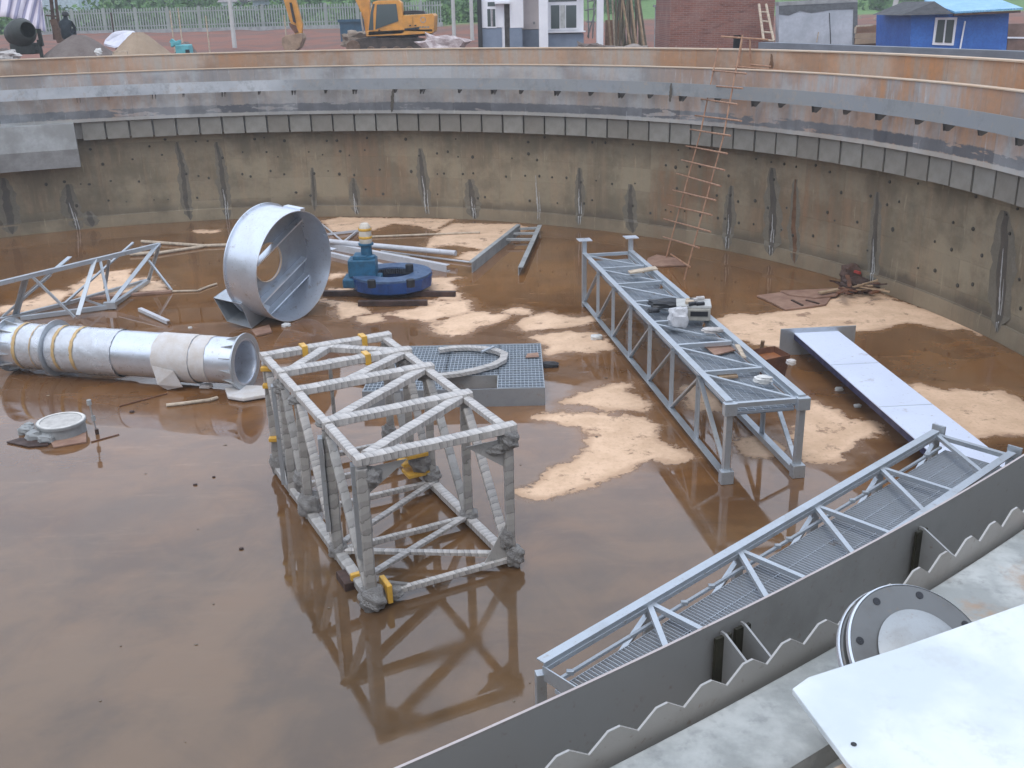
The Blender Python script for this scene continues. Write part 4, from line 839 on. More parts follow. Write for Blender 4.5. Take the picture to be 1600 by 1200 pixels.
# ---------------------------------------------------------------- rusty tub, ply sheets, rebar heap
def E4p(x, y, z=0.): return at(1150+x/3.556, 400+y/3.556, z)
tb = thing('rusty_tub', 'rusty square steel tub of brown water beside the truss footbridge', 'tub', E4p(200, 640))
zt_ = .40; c4 = [E4p(85, 520, zt_), E4p(165, 578, zt_), E4p(303, 548, zt_), E4p(215, 500, zt_)]; cm = sum(c4)/4; bt = [cm+(p-cm)*.8 for p in c4]
for p in bt: p[2] = .01
mb = MB()
for i in range(4):
    j = (i+1) % 4; mb.add([c4[i], c4[j], bt[j], bt[i]], [(0, 1, 2, 3)]); q = cm+(c4[i]-cm)*.96; q2 = cm+(c4[j]-cm)*.96; r1 = cm+(bt[i]-cm)*.96; r2 = cm+(bt[j]-cm)*.96
    for z in (q, q2): z[2] = zt_
    r1[2] = r2[2] = .02
    mb.add([q, q2, r2, r1], [(0, 3, 2, 1)]); mb.add([c4[i], c4[j], q2, q], [(0, 3, 2, 1)])
mb.add(bt, [(0, 1, 2, 3)]); mb.build('tub_body', RUST, tb)
mb = MB(); mb.add([cm+(p-cm)*.94-[0, 0, .10] for p in c4], [(0, 1, 2, 3)]); mb.build('contents', simple('orange_silt_water', (.33, .12, .04), .35), tb)
part('wood_stick', WOOD, tb, lambda q: q.bar(E4p(140, 520, .3), E4p(150, 470, .5), .06, .03))
crumple('film_scrap', E4p(305, 590, .38), .07, FILMP, None, (1.1, .8, .7)); tag([o for o in bpy.data.objects if o.name.startswith('film_scrap')][-1], 'white plastic scrap caught on the corner of the rusty tub', 'scrap')
def slab(name, label, cat, pts, z, th, mat, conv=E4p):
    mb = MB(); mb.prism([conv(x, y, z) for x, y in pts], (0, 0, 1), th); return tag(mb.build(name, mat), label, cat)
slab('plywood_sheet', 'muddy plywood sheet lying at the water edge, the larger one', 'plywood', [(115, 225), (270, 205), (430, 230), (540, 215), (500, 275), (400, 290), (275, 305), (200, 265)], .01, .03, PLY)
slab('plywood_sheet', 'smaller muddy plywood sheet under the long plank', 'plywood', [(245, 200), (470, 190), (600, 185), (560, 225), (440, 238), (300, 222)], .045, .03, PLY)
mb = MB(); mb.bar(E4p(465, 205, .12), E4p(680, 165, .12), .12, .04); tag(mb.build('timber_plank', WOOD), 'pale plank lying over the plywood sheets by the rebar heap', 'plank')
for k, (x0, y0, x1, y1) in enumerate(((310, 245, 370, 275), (390, 245, 460, 265))):
    mb = MB(); mb.bar(E4p(x0, y0, .05), E4p(x1, y1, .05), .05, .025); tag(mb.build('batten', DARKWOOD), ['left dark batten on the larger plywood sheet', 'right dark batten on the larger plywood sheet'][k], 'batten')
hp_ = thing('scrap_heap', 'tangled brown heap of rusty rods and timber at the foot of the wall', 'scrap heap', E4p(680, 180))
for k in range(26):
    c = E4p(random.uniform(580, 780), random.uniform(150, 205), random.uniform(.03, .3)); t = random.uniform(0, 6.3); L_ = random.uniform(.25, .8); d = np.array([math.cos(t), math.sin(t), random.uniform(-.3, .4)])*L_/2
    a_, b_ = c-d, c+d; a_[2] = max(.02, a_[2]); b_[2] = max(.02, b_[2])
    part('rod' if k % 3 else 'timber_piece', (RUST, DARKWOOD, WOOD)[k % 3], hp_, lambda q: q.bar(a_, b_, .03 if k % 3 else .09, .03))
crumple('sack', E4p(635, 100, .25), .19, simple('brown_sack', (.10, .055, .04), .9), hp_, (1.1, 1, 1.1)); crumple('sack', E4p(660, 160, .15), .2, DARKWOOD, hp_, (1.5, 1, .8))
mb = MB(); mb.bar(E4p(660, 85, .52), E4p(690, 95, .52), .05, .05); mb.build('red_cap', simple('red_plastic', (.4, .04, .03), .5), hp_)
SCR = simple('white_scrap', (.7, .7, .68), .6)
for k, (u, v, s_, lb) in enumerate(((1311, 608, .055, 'small white block on brown mud between the tub and the white trough'), (1340, 634, .045, 'smaller white chip on mud nearest the white trough'), (377, 857, .035, 'tiny grey cap alone in the shallow water left of the cage'), (305, 757, .035, 'tiny dark chip in the shallow water, upper of two'), (334, 745, .03, 'tiny dark chip beside another in the shallow water'), (206, 643, .05, 'small dark scrap on mud right of the manhole stub'), (932, 527, .09, 'white plastic scrap on dry silt left of the footbridge'), (863, 568, .06, 'dark pebble-sized lump right of the grating platform'), (297, 512, .035, 'small white chip behind the column pipe'), (447, 508, .07, 'pale wedge under the lip of the drum'), (580, 620, .07, 'brown lump seen through the wrapped cage'))):
    s_ *= (1 if v < 640 else .6); o = crumple('debris_scrap', at(u, v, s_*.4), s_, SCR if 'white' in lb or 'pale' in lb else DARKWOOD, None, (1.2, .9, .6)); tag(o, lb, 'scrap')
slab('plywood_sheet', 'muddy board at the foot of the long ladder', 'plywood', [(0, 0), (35, -14), (110, 0), (150, 25), (60, 30), (-5, 28)], .01, .03, PLY, lambda x, y, z: at(1012+x/2.5, 405+y/2.5, z))
# bits inside the cage area
stick('bent_stick', 'pale branch on the floor seen through the wrapped cage', 'stick', [(430, 250), (520, 262), (560, 300)], .03, PLY, conv=lambda x, y, z=0: at(380+x/2.608, 500+y/2.608, z))
# ---------------------------------------------------------------- clutter on the far footbridge deck
def D3(x, y, z=1.15): return at(860+x/2.727, 340+y/2.727, z)
slab('cardboard', 'flat brown cardboard on the footbridge deck', 'cardboard', [(650, 545), (750, 532), (800, 565), (700, 590)], 1.02, .02, PLY, D3)
slab('plank_scrap', 'pale plank scrap across the far end of the footbridge', 'plank', [(330, 232), (445, 212), (458, 224), (340, 242)], 1.16, .03, PALEWOOD, D3)
slab('plank_scrap', 'short yellowish plank on the near part of the footbridge deck', 'plank', [(705, 668), (790, 668), (800, 684), (720, 688)], 1.02, .03, WOOD, D3)
slab('plank_scrap', 'narrow pale plank on the right side of the footbridge', 'plank', [(785, 545), (815, 595), (835, 600), (805, 545)], 1.16, .02, PALEWOOD, D3)
o = crumple('clothing_heap', D3(505, 365, 1.2), .17, BLACK, None, (2.0, .9, .4)); tag(o, 'dark crumpled clothing thrown on the footbridge deck', 'clothing')
o = crumple('clothing_heap', D3(440, 395, 1.16), .07, BLACK, None, (1.5, 1, .5)); tag(o, 'small dark cloth hanging at the left footbridge chord', 'clothing')
o = crumple('plastic_bag', D3(545, 430, 1.22), .16, simple('white_bag', (.62, .62, .64), .5), None, (1.0, .9, 1.1)); tag(o, 'white plastic bag sitting by the tool box on the footbridge', 'bag')
o = crumple('plastic_bag', D3(450, 360, 1.18), .09, CLOTH, None, (1.3, .9, .5)); tag(o, 'pale bag left of the dark clothing', 'bag')
o = crumple('plastic_bag', D3(905, 690, 1.14), .09, SCR, None, (1.4, .8, .6)); tag(o, 'white scrap bag at the near right of the footbridge deck', 'bag')
o = crumple('plastic_bag', D3(690, 480, 1.18), .10, CLOTH, None, (1.6, .8, .4)); tag(o, 'low pale cloth bundle at the right of the welding box', 'cloth')
wb_ = thing('welding_box', 'open pale metal welding machine box with parts on the footbridge', 'machine', D3(620, 430, 1.14))
c = D3(615, 425, 1.14); exx = nrm(f(0, 0, 0)*0+np.array([.99, -.14, 0])); eyy = np.array([.14, .99, 0])
part('case', simple('beige_case', (.42, .40, .35), .6), wb_, lambda q: q.obox(c+[0, 0, .10], exx*.24, eyy*.2, (0, 0, .10)), bevel=.01)
part('lid', simple('grey_lid', (.5, .5, .48), .5), wb_, lambda q: q.obox(c+[-.02, .05, .225], exx*.28, eyy*.22, (0, 0, .02)), bevel=.005)
part('side_slot', BLACK, wb_, lambda q: q.obox(c+[.03, -.205, .12], exx*.14, eyy*.012, (0, 0, .04)))
for k in range(6):
    P = c+[random.uniform(-.2, .25), random.uniform(-.15, .2), .27]; part('fitting', (CLOTH, PALEWOOD, BLACK)[k % 3], wb_, lambda q: q.obox(P, (.07, .03*k/6, 0), (0, .04, 0), (0, 0, .025)), bevel=.01)

# ---------------------------------------------------------------- round stub with broken pieces
mc = at(95, 657, .21); mc[2] = 0
mh = thing('round_pit_stub', 'round pale concrete pipe stub with lid rising from the wet floor', 'pipe stub', mc)
mb = MB(); mb.rev(mc, (0, 0, 1), [(.34, 0), (.34, .17), (.36, .17), (.36, .21), (.30, .21), (.30, .195), (.001, .195)], 40); mb.build('stub_body', GREYC, mh, smooth=True)
mb = MB(); mb.rev(mc+[0, 0, .196], (0, 0, 1), [(.298, .0), (.298, .012), (.001, .014)], 40); mb.build('lid', simple('pale_lid', (.52, .50, .47), .85, 0, .2, 12), mh, smooth=True)
mb = MB(); mb.rev(mc+[0, 0, .19], (0, 0, 1), [(.305, .0), (.305, .028), (.345, .028), (.345, 0)], 40, closed=True); mb.build('rim', simple('pale_rim', (.72, .70, .66), .8), mh, smooth=True)
for k, (x, y, s_) in enumerate(((135, 375, .09), (190, 405, .12), (245, 420, .10), (390, 380, .08), (150, 350, .06))):
    P = at(x/3.333, 560+y/3.333, .05); o = crumple('rubble', P, s_, GREYC, None, (1.2, .9, .8)); tag(o, 'broken grey concrete lump piled against the round pipe stub', 'rubble', 'rubble round the pipe stub')
slab('dark_hole_cover', 'dark wet board lying left of the round pipe stub', 'board', [(35, 440), (110, 418), (255, 432), (250, 458), (150, 465)], .006, .02, DARKWOOD, lambda x, y, z: at(x/3.333, 560+y/3.333, z))
slab('mud_board', 'tan board right below the round pipe stub', 'board', [(265, 440), (450, 390), (450, 440), (280, 468)], .006, .02, PLY, lambda x, y, z: at(x/3.333, 560+y/3.333, z))
st = thing('survey_stake', 'short stake with pale knobs standing right of the pipe stub', 'stake', at(152, 678, 0))
P = at(152, 678, 0); part('rod', STEELD, st, lambda q: q.tube(P, P+[-.04, 0, .52], .012, 8)); part('knob', GREYC, st, lambda q: q.tube(P+[-.04, 0, .48], P+[-.04, 0, .56], .035, 10)); part('knob', GREYC, st, lambda q: q.tube(P+[-.015, 0, .22], P+[-.02, 0, .30], .03, 10)); part('base', DARKWOOD, st, lambda q: q.tube(P, P+[0, 0, .08], .03, 8))
stick('thin_rod', 'thin rod lying in the water right of the pipe stub', 'rod', [(475, 435), (620, 395)], .01, RUST, conv=lambda x, y, z=0: at(x/3.333, 560+y/3.333, z))

# ---------------------------------------------------------------- long site ladder
ld = thing('pole_ladder', 'tall makeshift reddish pole ladder leaning from floor up to the rim', 'ladder', (4.09, 23.83, 0))
bL, bR = at(1040, 405, 0), at(1069, 437, 0)
tdir = math.atan2((bL[1]+bR[1])/2-CY, (bL[0]+bR[0])/2-CX)
tL, tR = None, None
def ladpt(u, v):   # the ladder plane runs from its feet up to r=15.2 at z=5.1
    mid = (bL+bR)/2; top = pol(14.90, tdir, 4.2); up = top-mid; sd = bR-bL; n = nrm(np.cross(up, sd)); return atplane(u, v, mid, n)
railL = [ladpt(1041, 402), ladpt(1095, 205), ladpt(1122, 75)]; railR = [ladpt(1069, 437), ladpt(1130, 215), ladpt(1160, 55)]
def poly(mb, Q, r):
    for a_, b_ in zip(Q[:-1], Q[1:]): mb.tube(a_, b_, r, 8, r*.9)
mb = MB(); poly(mb, railL, .019); mb.build('rail', LADR, ld, smooth=True); mb = MB(); poly(mb, railR, .019); mb.build('rail', LADR, ld, smooth=True)
for (x0, y0, x1, y1) in ((1104,109,1166,115),(1100,133,1160,138),(1091,154,1152,163),(1084,180,1158,189),(1078,202,1141,212),(1072,228,1136,240),(1065,250,1132,266),(1057,271,1126,291),(1051,297,1118,313),(1044,320,1112,336),(1037,342,1110,362),(1036,370,1092,387),(1048,397,1078,417)):
    A_, B_ = ladpt(x0, y0), ladpt(x1, y1); d = nrm(A_-EYE)*-.04; part('rung', LADR, ld, lambda q: q.tube(A_+d, B_+d, .017, 8, .022))
# handrail sticks on the rim beside the ladder
hr_ = thing('pole_handrail', 'small pole handrail lashed on the rim beside the ladder top', 'handrail', at(1172, 82, 4.91))
def rimp(u, v): th_, z = hit(u, v, 16.0); return pol(16.0, th_, z)
for nm, pts, r in (('rail', [(1127, 57), (1200, 62)], .022), ('post', [(1172, 58), (1172, 101)], .02), ('rail', [(1173, 101), (1205, 104)], .02), ('rail', [(1148, 104), (1222, 110)], .022), ('post', [(1160, 56), (1154, 108)], .018), ('rail', [(1150, 115), (1165, 114)], .02)):
    mb = MB(); poly(mb, [rimp(*p) for p in pts], r); mb.build(nm, LADR, hr_, smooth=True)

# ---------------------------------------------------------------- near flange and white board
fc = at(1438, 1032, 4.635); fn = nrm([.22, -.54, .80])
fl = thing('blind_flange', 'round silver bolted flange half hidden by the white board', 'flange', (fc[0], fc[1], 4.52))
NF = metal('flange_steel', (.16, .165, .165), .42, (.12, .115, .11), .5, .5, 8)
for h, r in ((0, .172), (-.034, .176)):
    mb = MB(); mb.rev(fc+fn*h, fn, [(.095, .018), (r-.004, .018), (r, .014), (r, .002), (r-.004, 0), (.095, 0)], 72, closed=True); mb.build('disc', NF, fl, smooth=True)
mb = MB(); mb.rev(fc, fn, [(.098, .018), (.11, .022), (.108, .024), (.095, .028), (.07, .045), (.03, .056), (.001, .058)], 48); mb.build('dome', metal('flange_dome_steel', (.36, .38, .39), .45, (.28, .28, .27), .6, .4, 12), fl, smooth=True)
fx = nrm(np.cross(fn, (0, 0, 1))); fy = np.cross(fn, fx)
for k in range(8):
    t = 2*math.pi*(k+.35)/8; P = fc+fn*.0185+.15*(math.cos(t)*fx+math.sin(t)*fy); mb = MB(); mb.rev(P, fn, [(.009, 0), (.009, .001), (.001, .0012)], 14); mb.build('bolt_hole', BLACK, fl)
mb = MB(); Q = [fc+fn*.03+fx*(.05+.004*math.sin(i*1.3))+fy*(.11-.012*i)*1. for i in range(10)]; poly(mb, Q, .0012); mb.build('wire', RUST, fl)
bd = [at(1237, 1085, 4.93), at(1262, 1067, 4.93), at(1400, 1022, 4.93), at(1600, 951, 4.93), at(1760, 895, 4.93)]
bd += [np.array([1.5, 1.2, 4.93]), np.array([.62, .80, 4.93]), at(1322, 1200, 4.93)]
mb = MB(); mb.prism(bd, (0, 0, 1), .012); ob = tag(mb.build('white_board', SHEET, bevel=.002), 'large flat white board lying over the near rim in the corner', 'board')
mb = MB(); mb.rev(at(1334, 1163, 4.9425), (0, 0, 1), [(.0045, 0), (.0045, .0008), (.0005, .001)], 12); o = mb.build('nail_hole', BLACK, None); 
_w = o.matrix_world.copy(); o.parent = ob; o.location = np.array(o['_o'])-np.array(ob['_o'])

# ---------------------------------------------------------------- ground, bank and far wood
GRND = NT('red_earth'); _m = GRND; _a = _m.noise(.35, 7); _b = _m.noise(3, 8); _y = _m.sep(_m.c.outputs['Object'])
_c = _m.mix(_m.ramp(_a, .4, .6), (.20, .070, .040), (.13, .062, .045)); _c = _m.mix(_m.ramp(_b, .5, .72, 0, .5), _c, (.10, .06, .045))
_g = _m.noise(.12, 5); _far = _m.ramp(m.math('ADD', 0, 0) if False else _m.math('ADD', _y[1], _m.math('MULTIPLY', _g, 18)), 92, 102)
_c = _m.mix(_far, _c, _m.mix(_m.ramp(_b, .4, .6), (.08, .17, .035), (.12, .21, .06)))
_m.bump(_b, .7, .08); GRND = _m.set(col=_c, rough=.95)
def hgt(x, y):
    d = ss(y, 55, 85)*.95 if y > 55 else 0; h = 3.8+d
    if y > 110:
        h += (y-110)*.22*(1 if x > 0 else .75)
    if y > 35: h += .12*math.sin(x*.9)*math.sin(y*.7)
    return h
mb = MB(); rs = [16.35, 17.5, 19, 21, 24, 28, 33, 39, 46, 54, 63, 74, 88, 105, 125, 150, 190, 240]; n = 180
for r in rs:
    for k in range(n):
        t = 2*math.pi*k/n; P = pol(r, t); P[2] = hgt(P[0], P[1]) if r > 17 else 3.8; mb.v.append(tuple(P))
for i in range(len(rs)-1):
    for k in range(n): j = (k+1) % n; mb.f.append((i*n+k, i*n+j, (i+1)*n+j, (i+1)*n+k)); mb.uv.append([(0, 0)]*4)
struct(mb.build('ground', GRND, None, smooth=True, org=(0, 0, 0)))
# leaf-clump wood
LEAF = NT('wood_foliage'); _m = LEAF; _a = _m.noise(.25, 4); _b = _m.noise(2.5, 3)
LEAF = _m.set(col=_m.mix(_m.ramp(_b, .35, .65), _m.mix(_m.ramp(_a, .4, .6), (.085, .19, .045), (.14, .26, .07)), (.045, .11, .035)), rough=.8)
BARK = simple('bark', (.12, .09, .07), .9)
def foliage(name, clumps, mat, parent=None, leaf=.5, per=160):
    V_, F_ = [], []
    for (c, r, rz) in clumps:
        d = rng.normal(size=(per, 3)); d /= np.linalg.norm(d, axis=1)[:, None]; q = rng.uniform(.55, 1.05, (per, 1)); lump = 1+.25*np.sin(d[:, :1]*5+c[0])*np.cos(d[:, 2:]*6+c[1])
        C_ = np.array(c)+d*q*lump*np.array([r, r, rz])
        a = rng.normal(size=(per, 3)); a /= np.linalg.norm(a, axis=1)[:, None]; b = np.cross(a, rng.normal(size=(per, 3))); b /= np.linalg.norm(b, axis=1)[:, None]
        s = leaf*rng.uniform(.5, 1.3, (per, 1)); o = len(V_)
        quad = np.stack([C_-a*s, C_+b*s*.6, C_+a*s, C_-b*s*.6], 1).reshape(-1, 3); base = sum(len(x) for x in V_); V_.append(quad); F_.append(np.arange(per*4).reshape(-1, 4)+base)
    V_ = np.concatenate(V_); F_ = np.concatenate(F_); me = bpy.data.meshes.new(name)
    off = np.array(parent['_o']) if parent is not None else 0
    me.from_pydata((V_-off).tolist(), [], F_.tolist()); me.materials.append(mat); o = bpy.data.objects.new(name, me); COL.objects.link(o)
    if parent is not None: o.parent = parent
    return o
cl = []
for i in range(260):
    y = rng.uniform(104, 190); x = rng.uniform(-95, 75)*y/150; r = rng.uniform(1.5, 4)
    if x > 8 and rng.random() < .55: r *= .5
    cl.append(((x, y, hgt(x, y)+r*.5), r, r*.9))
o = foliage('far_wood', cl, LEAF, None, .42, 330); struct(o, 'stuff')
# scrub just behind the fence and between posts
cl = [((rng.uniform(-52, 4), rng.uniform(88, 96), 4.9+rng.uniform(0, .8)), rng.uniform(.8, 1.8), rng.uniform(.8, 1.6)) for _ in range(90)]
o = foliage('scrub', cl, LEAF, None, .25, 200); struct(o, 'stuff')

# ---------------------------------------------------------------- picket fence
PICK = simple('pale_grey_picket', (.30, .33, .31), .8, 0, .15, 1)
fe = thing('picket_fence', 'long pale grey concrete picket fence behind the red earth', 'fence', col(350, 84, 4.5))
def fz(x): return 4.55
k = 0; u = 70.; section = MB(); cnt = 0
while u < 690:
    P = col(u, 84, 4.72); section.box(P[0]-.045, P[0]+.045, P[1]-.03, P[1]+.03, 4.75, 6.5+random.uniform(-.05, .05)); u += 4.1; cnt += 1
    if cnt % 12 == 0:
        o = section.build('picket_row', PICK, fe); struct(o, 'stuff'); section = MB(); part('post', PICK, fe, lambda q: q.box(P[0]+.06, P[0]+.18, P[1]-.06, P[1]+.06, 4.6, 6.58))
struct(section.build('picket_row', PICK, fe), 'stuff')
Pa, Pb = col(65, 84, 4.8), col(692, 84, 4.8)
part('plinth', GREYC, fe, lambda q: q.box(Pa[0], Pb[0], 83.9, 84.2, 4.3, 4.95)); part('rail', PICK, fe, lambda q: q.box(Pa[0], Pb[0], 84.04, 84.10, 5.15, 5.25)); part('rail', PICK, fe, lambda q: q.box(Pa[0], Pb[0], 84.04, 84.10, 6.15, 6.25))
def post(name, label, cat, u, Y, z0, z1, r, mat, group=None, lean=0):
    P = col(u, Y, z0); mb = MB(); mb.tube(P, P+np.array([lean, 0, z1-z0]), r, 12, r*.85); return tag(mb.build(name, mat, smooth=True), label, cat, group)
CON = simple('pale_concrete_pole', (.50, .50, .48), .8, 0, .1, 2)
post('concrete_pole', 'thick pale concrete pole in front of the picket fence', 'pole', 367, 62, 4.1, 11, .13, CON, 'pale concrete poles')
post('concrete_pole', 'pale concrete pole right of the excavator, the left of two', 'pole', 710, 62, 4.2, 11, .11, CON, 'pale concrete poles')
post('concrete_pole', 'pale concrete pole nearest the white guard house', 'pole', 738, 62, 4.2, 11, .11, CON, 'pale concrete poles')
post('concrete_pole', 'grey leaning pole on the green slope left of the blue shed', 'pole', 1395, 60, 5.0, 12, .14, CON, 'pale concrete poles', .8)
for i, (u, h) in enumerate(((275, .95), (288, 1.1), (329, .5), (184, .9), (450, .4))):
    post('site_stake', ['thin stake in red earth by the teal machine', 'taller thin stake in red earth by the teal machine', 'short stake alone on red earth', 'dark stake standing in the white tarpaulin', 'stub stake on earth left of the excavator bucket'][i], 'stake', u, 52, 4.0, 5.6+h*.6, .04, PALEWOOD if i != 3 else DARKWOOD)
# far houses over the fence
for i, (u0, u1, z1, mt, lb) in enumerate(((66, 132, 9.0, simple('far_bluish_wall', (.45, .52, .58), .8), 'distant pale bluish house beyond the left end of the fence'), (352, 372, 6.9, WHITEW, 'distant tiny white hut beyond the fence'), (400, 432, 7.0, simple('far_grey_wall', (.40, .44, .5), .8), 'distant grey house beyond the fence near the bucket'))):
    a_, b_ = col(u0, 98, 4), col(u1, 98, 4); h = thing('far_house', lb, 'house', ((a_[0]+b_[0])/2, 98, 4.8), 'houses far beyond the fence')
    part('wall', mt, h, lambda q: q.box(a_[0], b_[0], 98, 103, 4.5, z1)); part('roof', simple('far_roof', (.25, .22, .22), .8), h, lambda q: q.prism([(a_[0]-.3, 97.6, z1+.01), (a_[0]-.3, 103.4, z1+.01), (a_[0]-.3, 100.5, z1+1)], (1, 0, 0), b_[0]-a_[0]+.6))
    xm = (a_[0]+b_[0])/2; part('window', GLASS, h, lambda q: q.box(xm-.5, xm+.5, 97.93, 97.99, z1-1.3, z1-.4))

# ---------------------------------------------------------------- excavator
def Ypt(u, v, Y): return atY(u, v, Y)
EX = 50.
ex_ = thing('excavator', 'yellow crawler excavator parked on red earth beyond the tank rim', 'excavator', (col(610, EX, 4)[0], EX, 3.8))
def rect(name, mat, u0, v0, u1, v1, Y0, Y1, parent=ex_, bevel=.03):
    a_ = Ypt(u0, v1, Y0); b_ = Ypt(u1, v0, Y0); mb = MB(); mb.box(a_[0], b_[0], Y0, Y1, a_[2], b_[2]); return mb.build(name, mat, parent, bevel=bevel)
def profile(name, mat, pts, Y0, dY, parent=ex_, bevel=.02):
    Q = [Ypt(u, v, Y0) for u, v in pts]; mb = MB(); mb.prism(Q, (0, 1, 0), dY); return mb.build(name, mat, parent, bevel=bevel)
TRK = simple('muddy_track', (.075, .055, .045), .85, 0, .4, 3)
for yy in (EX-.9, EX+1.2):
    g = profile('track', TRK, [(541, 70), (546, 64), (566, 59), (660, 60), (676, 66), (678, 76), (668, 84), (552, 84), (542, 80)], yy, .55)
    for k in range(26): pass
    for k, (u, v) in enumerate(((552, 74), (668, 72), (580, 80), (600, 80), (620, 80), (640, 80))):
        P = Ypt(u, v, yy-.02); mb = MB(); mb.rev(P, (0, -1, 0), [(.001, .06), (.2 if k > 1 else .3, .06), (.22 if k > 1 else .33, 0)], 20); mb.build('wheel', simple('brown_wheel', (.16, .10, .065), .8), g, smooth=True)
    mb = MB()
    for k in range(30):
        u = 548+k*4.2; P = Ypt(u, 60.5 if 8 < k < 26 else 63.5, yy); mb.box(P[0]-.045, P[0]+.045, yy-.03, yy+.58, P[2]-.03, P[2]+.035)
    struct(mb.build('track_pads', TRK, g), 'stuff')
rect('undercarriage', RUST, 585, 57, 650, 66, EX-.2, EX+1.3)
rect('turntable', BLACK, 575, 53, 672, 58, EX-.5, EX+1.5)
profile('slew_frame', YEL, [(572, 49), (630, 46), (676, 45), (676, 52), (630, 55), (572, 57)], EX-1.0, 2.5)
cab = profile('cab', YEL, [(575, 56), (578, 18), (583, 3), (590, 1), (622, 0), (627, 4), (632, 50), (628, 53)], EX-1.0, .95)
profile('windscreen', GLASS, [(576, 47), (579, 19), (582.5, 6), (585.5, 6), (583, 20), (583.5, 47)], EX-1.02, .03, cab, 0)
profile('side_window', GLASS, [(586.5, 46), (589, 7), (619, 6), (622.5, 33), (600, 41)], EX-1.03, .05, cab, 0)
profile('window_pillar', YEL, [(583.6, 48), (586.5, 5), (588, 5), (586.2, 48)], EX-1.035, .03, cab, 0)
profile('door_handle', BLACK, [(591, 46.5), (594, 46), (594, 48), (591, 48.5)], EX-1.05, .04, cab, 0)
bd_ = profile('engine_body', YEL, [(631, 49), (629, 24), (676, 21.5), (679, 25), (678, 50)], EX-1.0, 2.4)
profile('grille_slot', BLACK, [(632, 44.5), (655, 42), (655, 45.5), (632, 47.5)], EX-1.03, .04, bd_, 0)
for u in (641, 649): profile('latch', BLACK, [(u-1.5, 39), (u+1.5, 38.7), (u+1.5, 40.5), (u-1.5, 41)], EX-1.03, .04, bd_, 0)
profile('panel_seam', DARKWOOD, [(644.6, 26), (645, 26), (645.6, 42), (645.2, 42)], EX-1.015, .02, bd_, 0)
P = Ypt(661, 31, EX-1.0); mb = MB(); mb.rev(P, (0, -1, 0), [(.13, .0), (.13, .012), (.095, .012), (.095, 0)], 24, closed=True); mb.build('round_emblem', simple('grey_emblem', (.35, .33, .30), .5), bd_)
for k in range(4): profile('lettering', simple('grey_lettering', (.30, .27, .22), .6), [(655+k*4.2, 41), (658+k*4.2, 40.8), (658+k*4.2, 43.5), (655+k*4.2, 43.7)], EX-1.015, .02, bd_, 0)
profile('engine_hood', BLACK, [(630, 23), (631, 17), (645, 16), (662, 17), (665, 21.5)], EX-.6, 1.3)
# boom foot, boom, stick, bucket
bm1 = profile('boom', YEL, [(552, -6), (560, -12), (577, 0), (578, 48), (571, 52), (568, 30), (560, 10)], EX-.05, .4)
profile('boom', YEL, [(462, -62), (500, -75), (560, -12), (552, -4), (500, -60), (466, -52)], EX-.05, .4)
profile('boom_ram', STEELD, [(566, 50), (562, 20), (564, 18), (569, 50)], EX-.25, .12)
stk = profile('stick', YEL, [(440, -10), (447, -58), (468, -60), (460, -5), (472, 38), (471, 54), (461, 54), (452, 30)], EX-.05, .35)
profile('bucket_ram', BLACK, [(452, 4), (455, 4), (462, 36), (458, 34)], EX-.2, .12, stk, 0)
profile('bucket_link', RUST, [(451, 36), (462, 40), (466, 50), (461, 52), (453, 42)], EX-.12, .4, stk, 0)
MUD = simple('muddy_bucket', (.36, .25, .17), .85, 0, .3, 3)
profile('bucket', MUD, [(440, 60), (446, 55), (470, 52), (473, 60), (468, 74), (458, 82), (446, 80), (440, 70)], EX-.35, 1.0, ex_, .03)
for k in range(3): profile('bucket_tooth', RUST, [(456+k*3, 79), (459+k*3, 79), (459+k*3, 84), (457+k*3, 84)], EX-.36+k*.01, .1, ex_, 0)

# ---------------------------------------------------------------- rag heap, blue skip, muddy tarp
o = crumple('rag_pile', col(693, 48, 4.35), .85, simple('pink_white_rags', (.62, .55, .54), .9, 0, .5, 3.5, (.30, .22, .22)), None, (1.15, .7, .55), .45); tag(o, 'heap of pinkish white rags behind the excavator', 'rag pile')
o = crumple('rag_pile', col(557, 53, 4.6), .5, simple('tan_rags', (.33, .26, .2), .9, 0, .4, 3), None, (1.2, .8, .8), .4); tag(o, 'tan rubble sack heap beside the blue skip', 'rag pile')
sk = thing('blue_skip', 'dark blue metal skip behind the excavator boom', 'skip', col(548, 58, 4))
DB = simple('dark_blue_paint', (.03, .10, .17), .5, 0, .3, 2)
a_, b_ = atY(532, 56, 58), atY(582, 30, 58); part('skip_shell', DB, sk, lambda q: (q.box(a_[0], b_[0], 58, 58.08, a_[2]-.3, b_[2]), q.box(a_[0], a_[0]+.08, 58.09, 60, a_[2]-.3, b_[2]), q.box(a_[0], b_[0], 60.01, 60.1, a_[2]-.3, b_[2]))); part('skip_rim', DB, sk, lambda q: q.box(a_[0]-.08, b_[0], 57.9, 57.99, b_[2]-.12, b_[2]+.02))

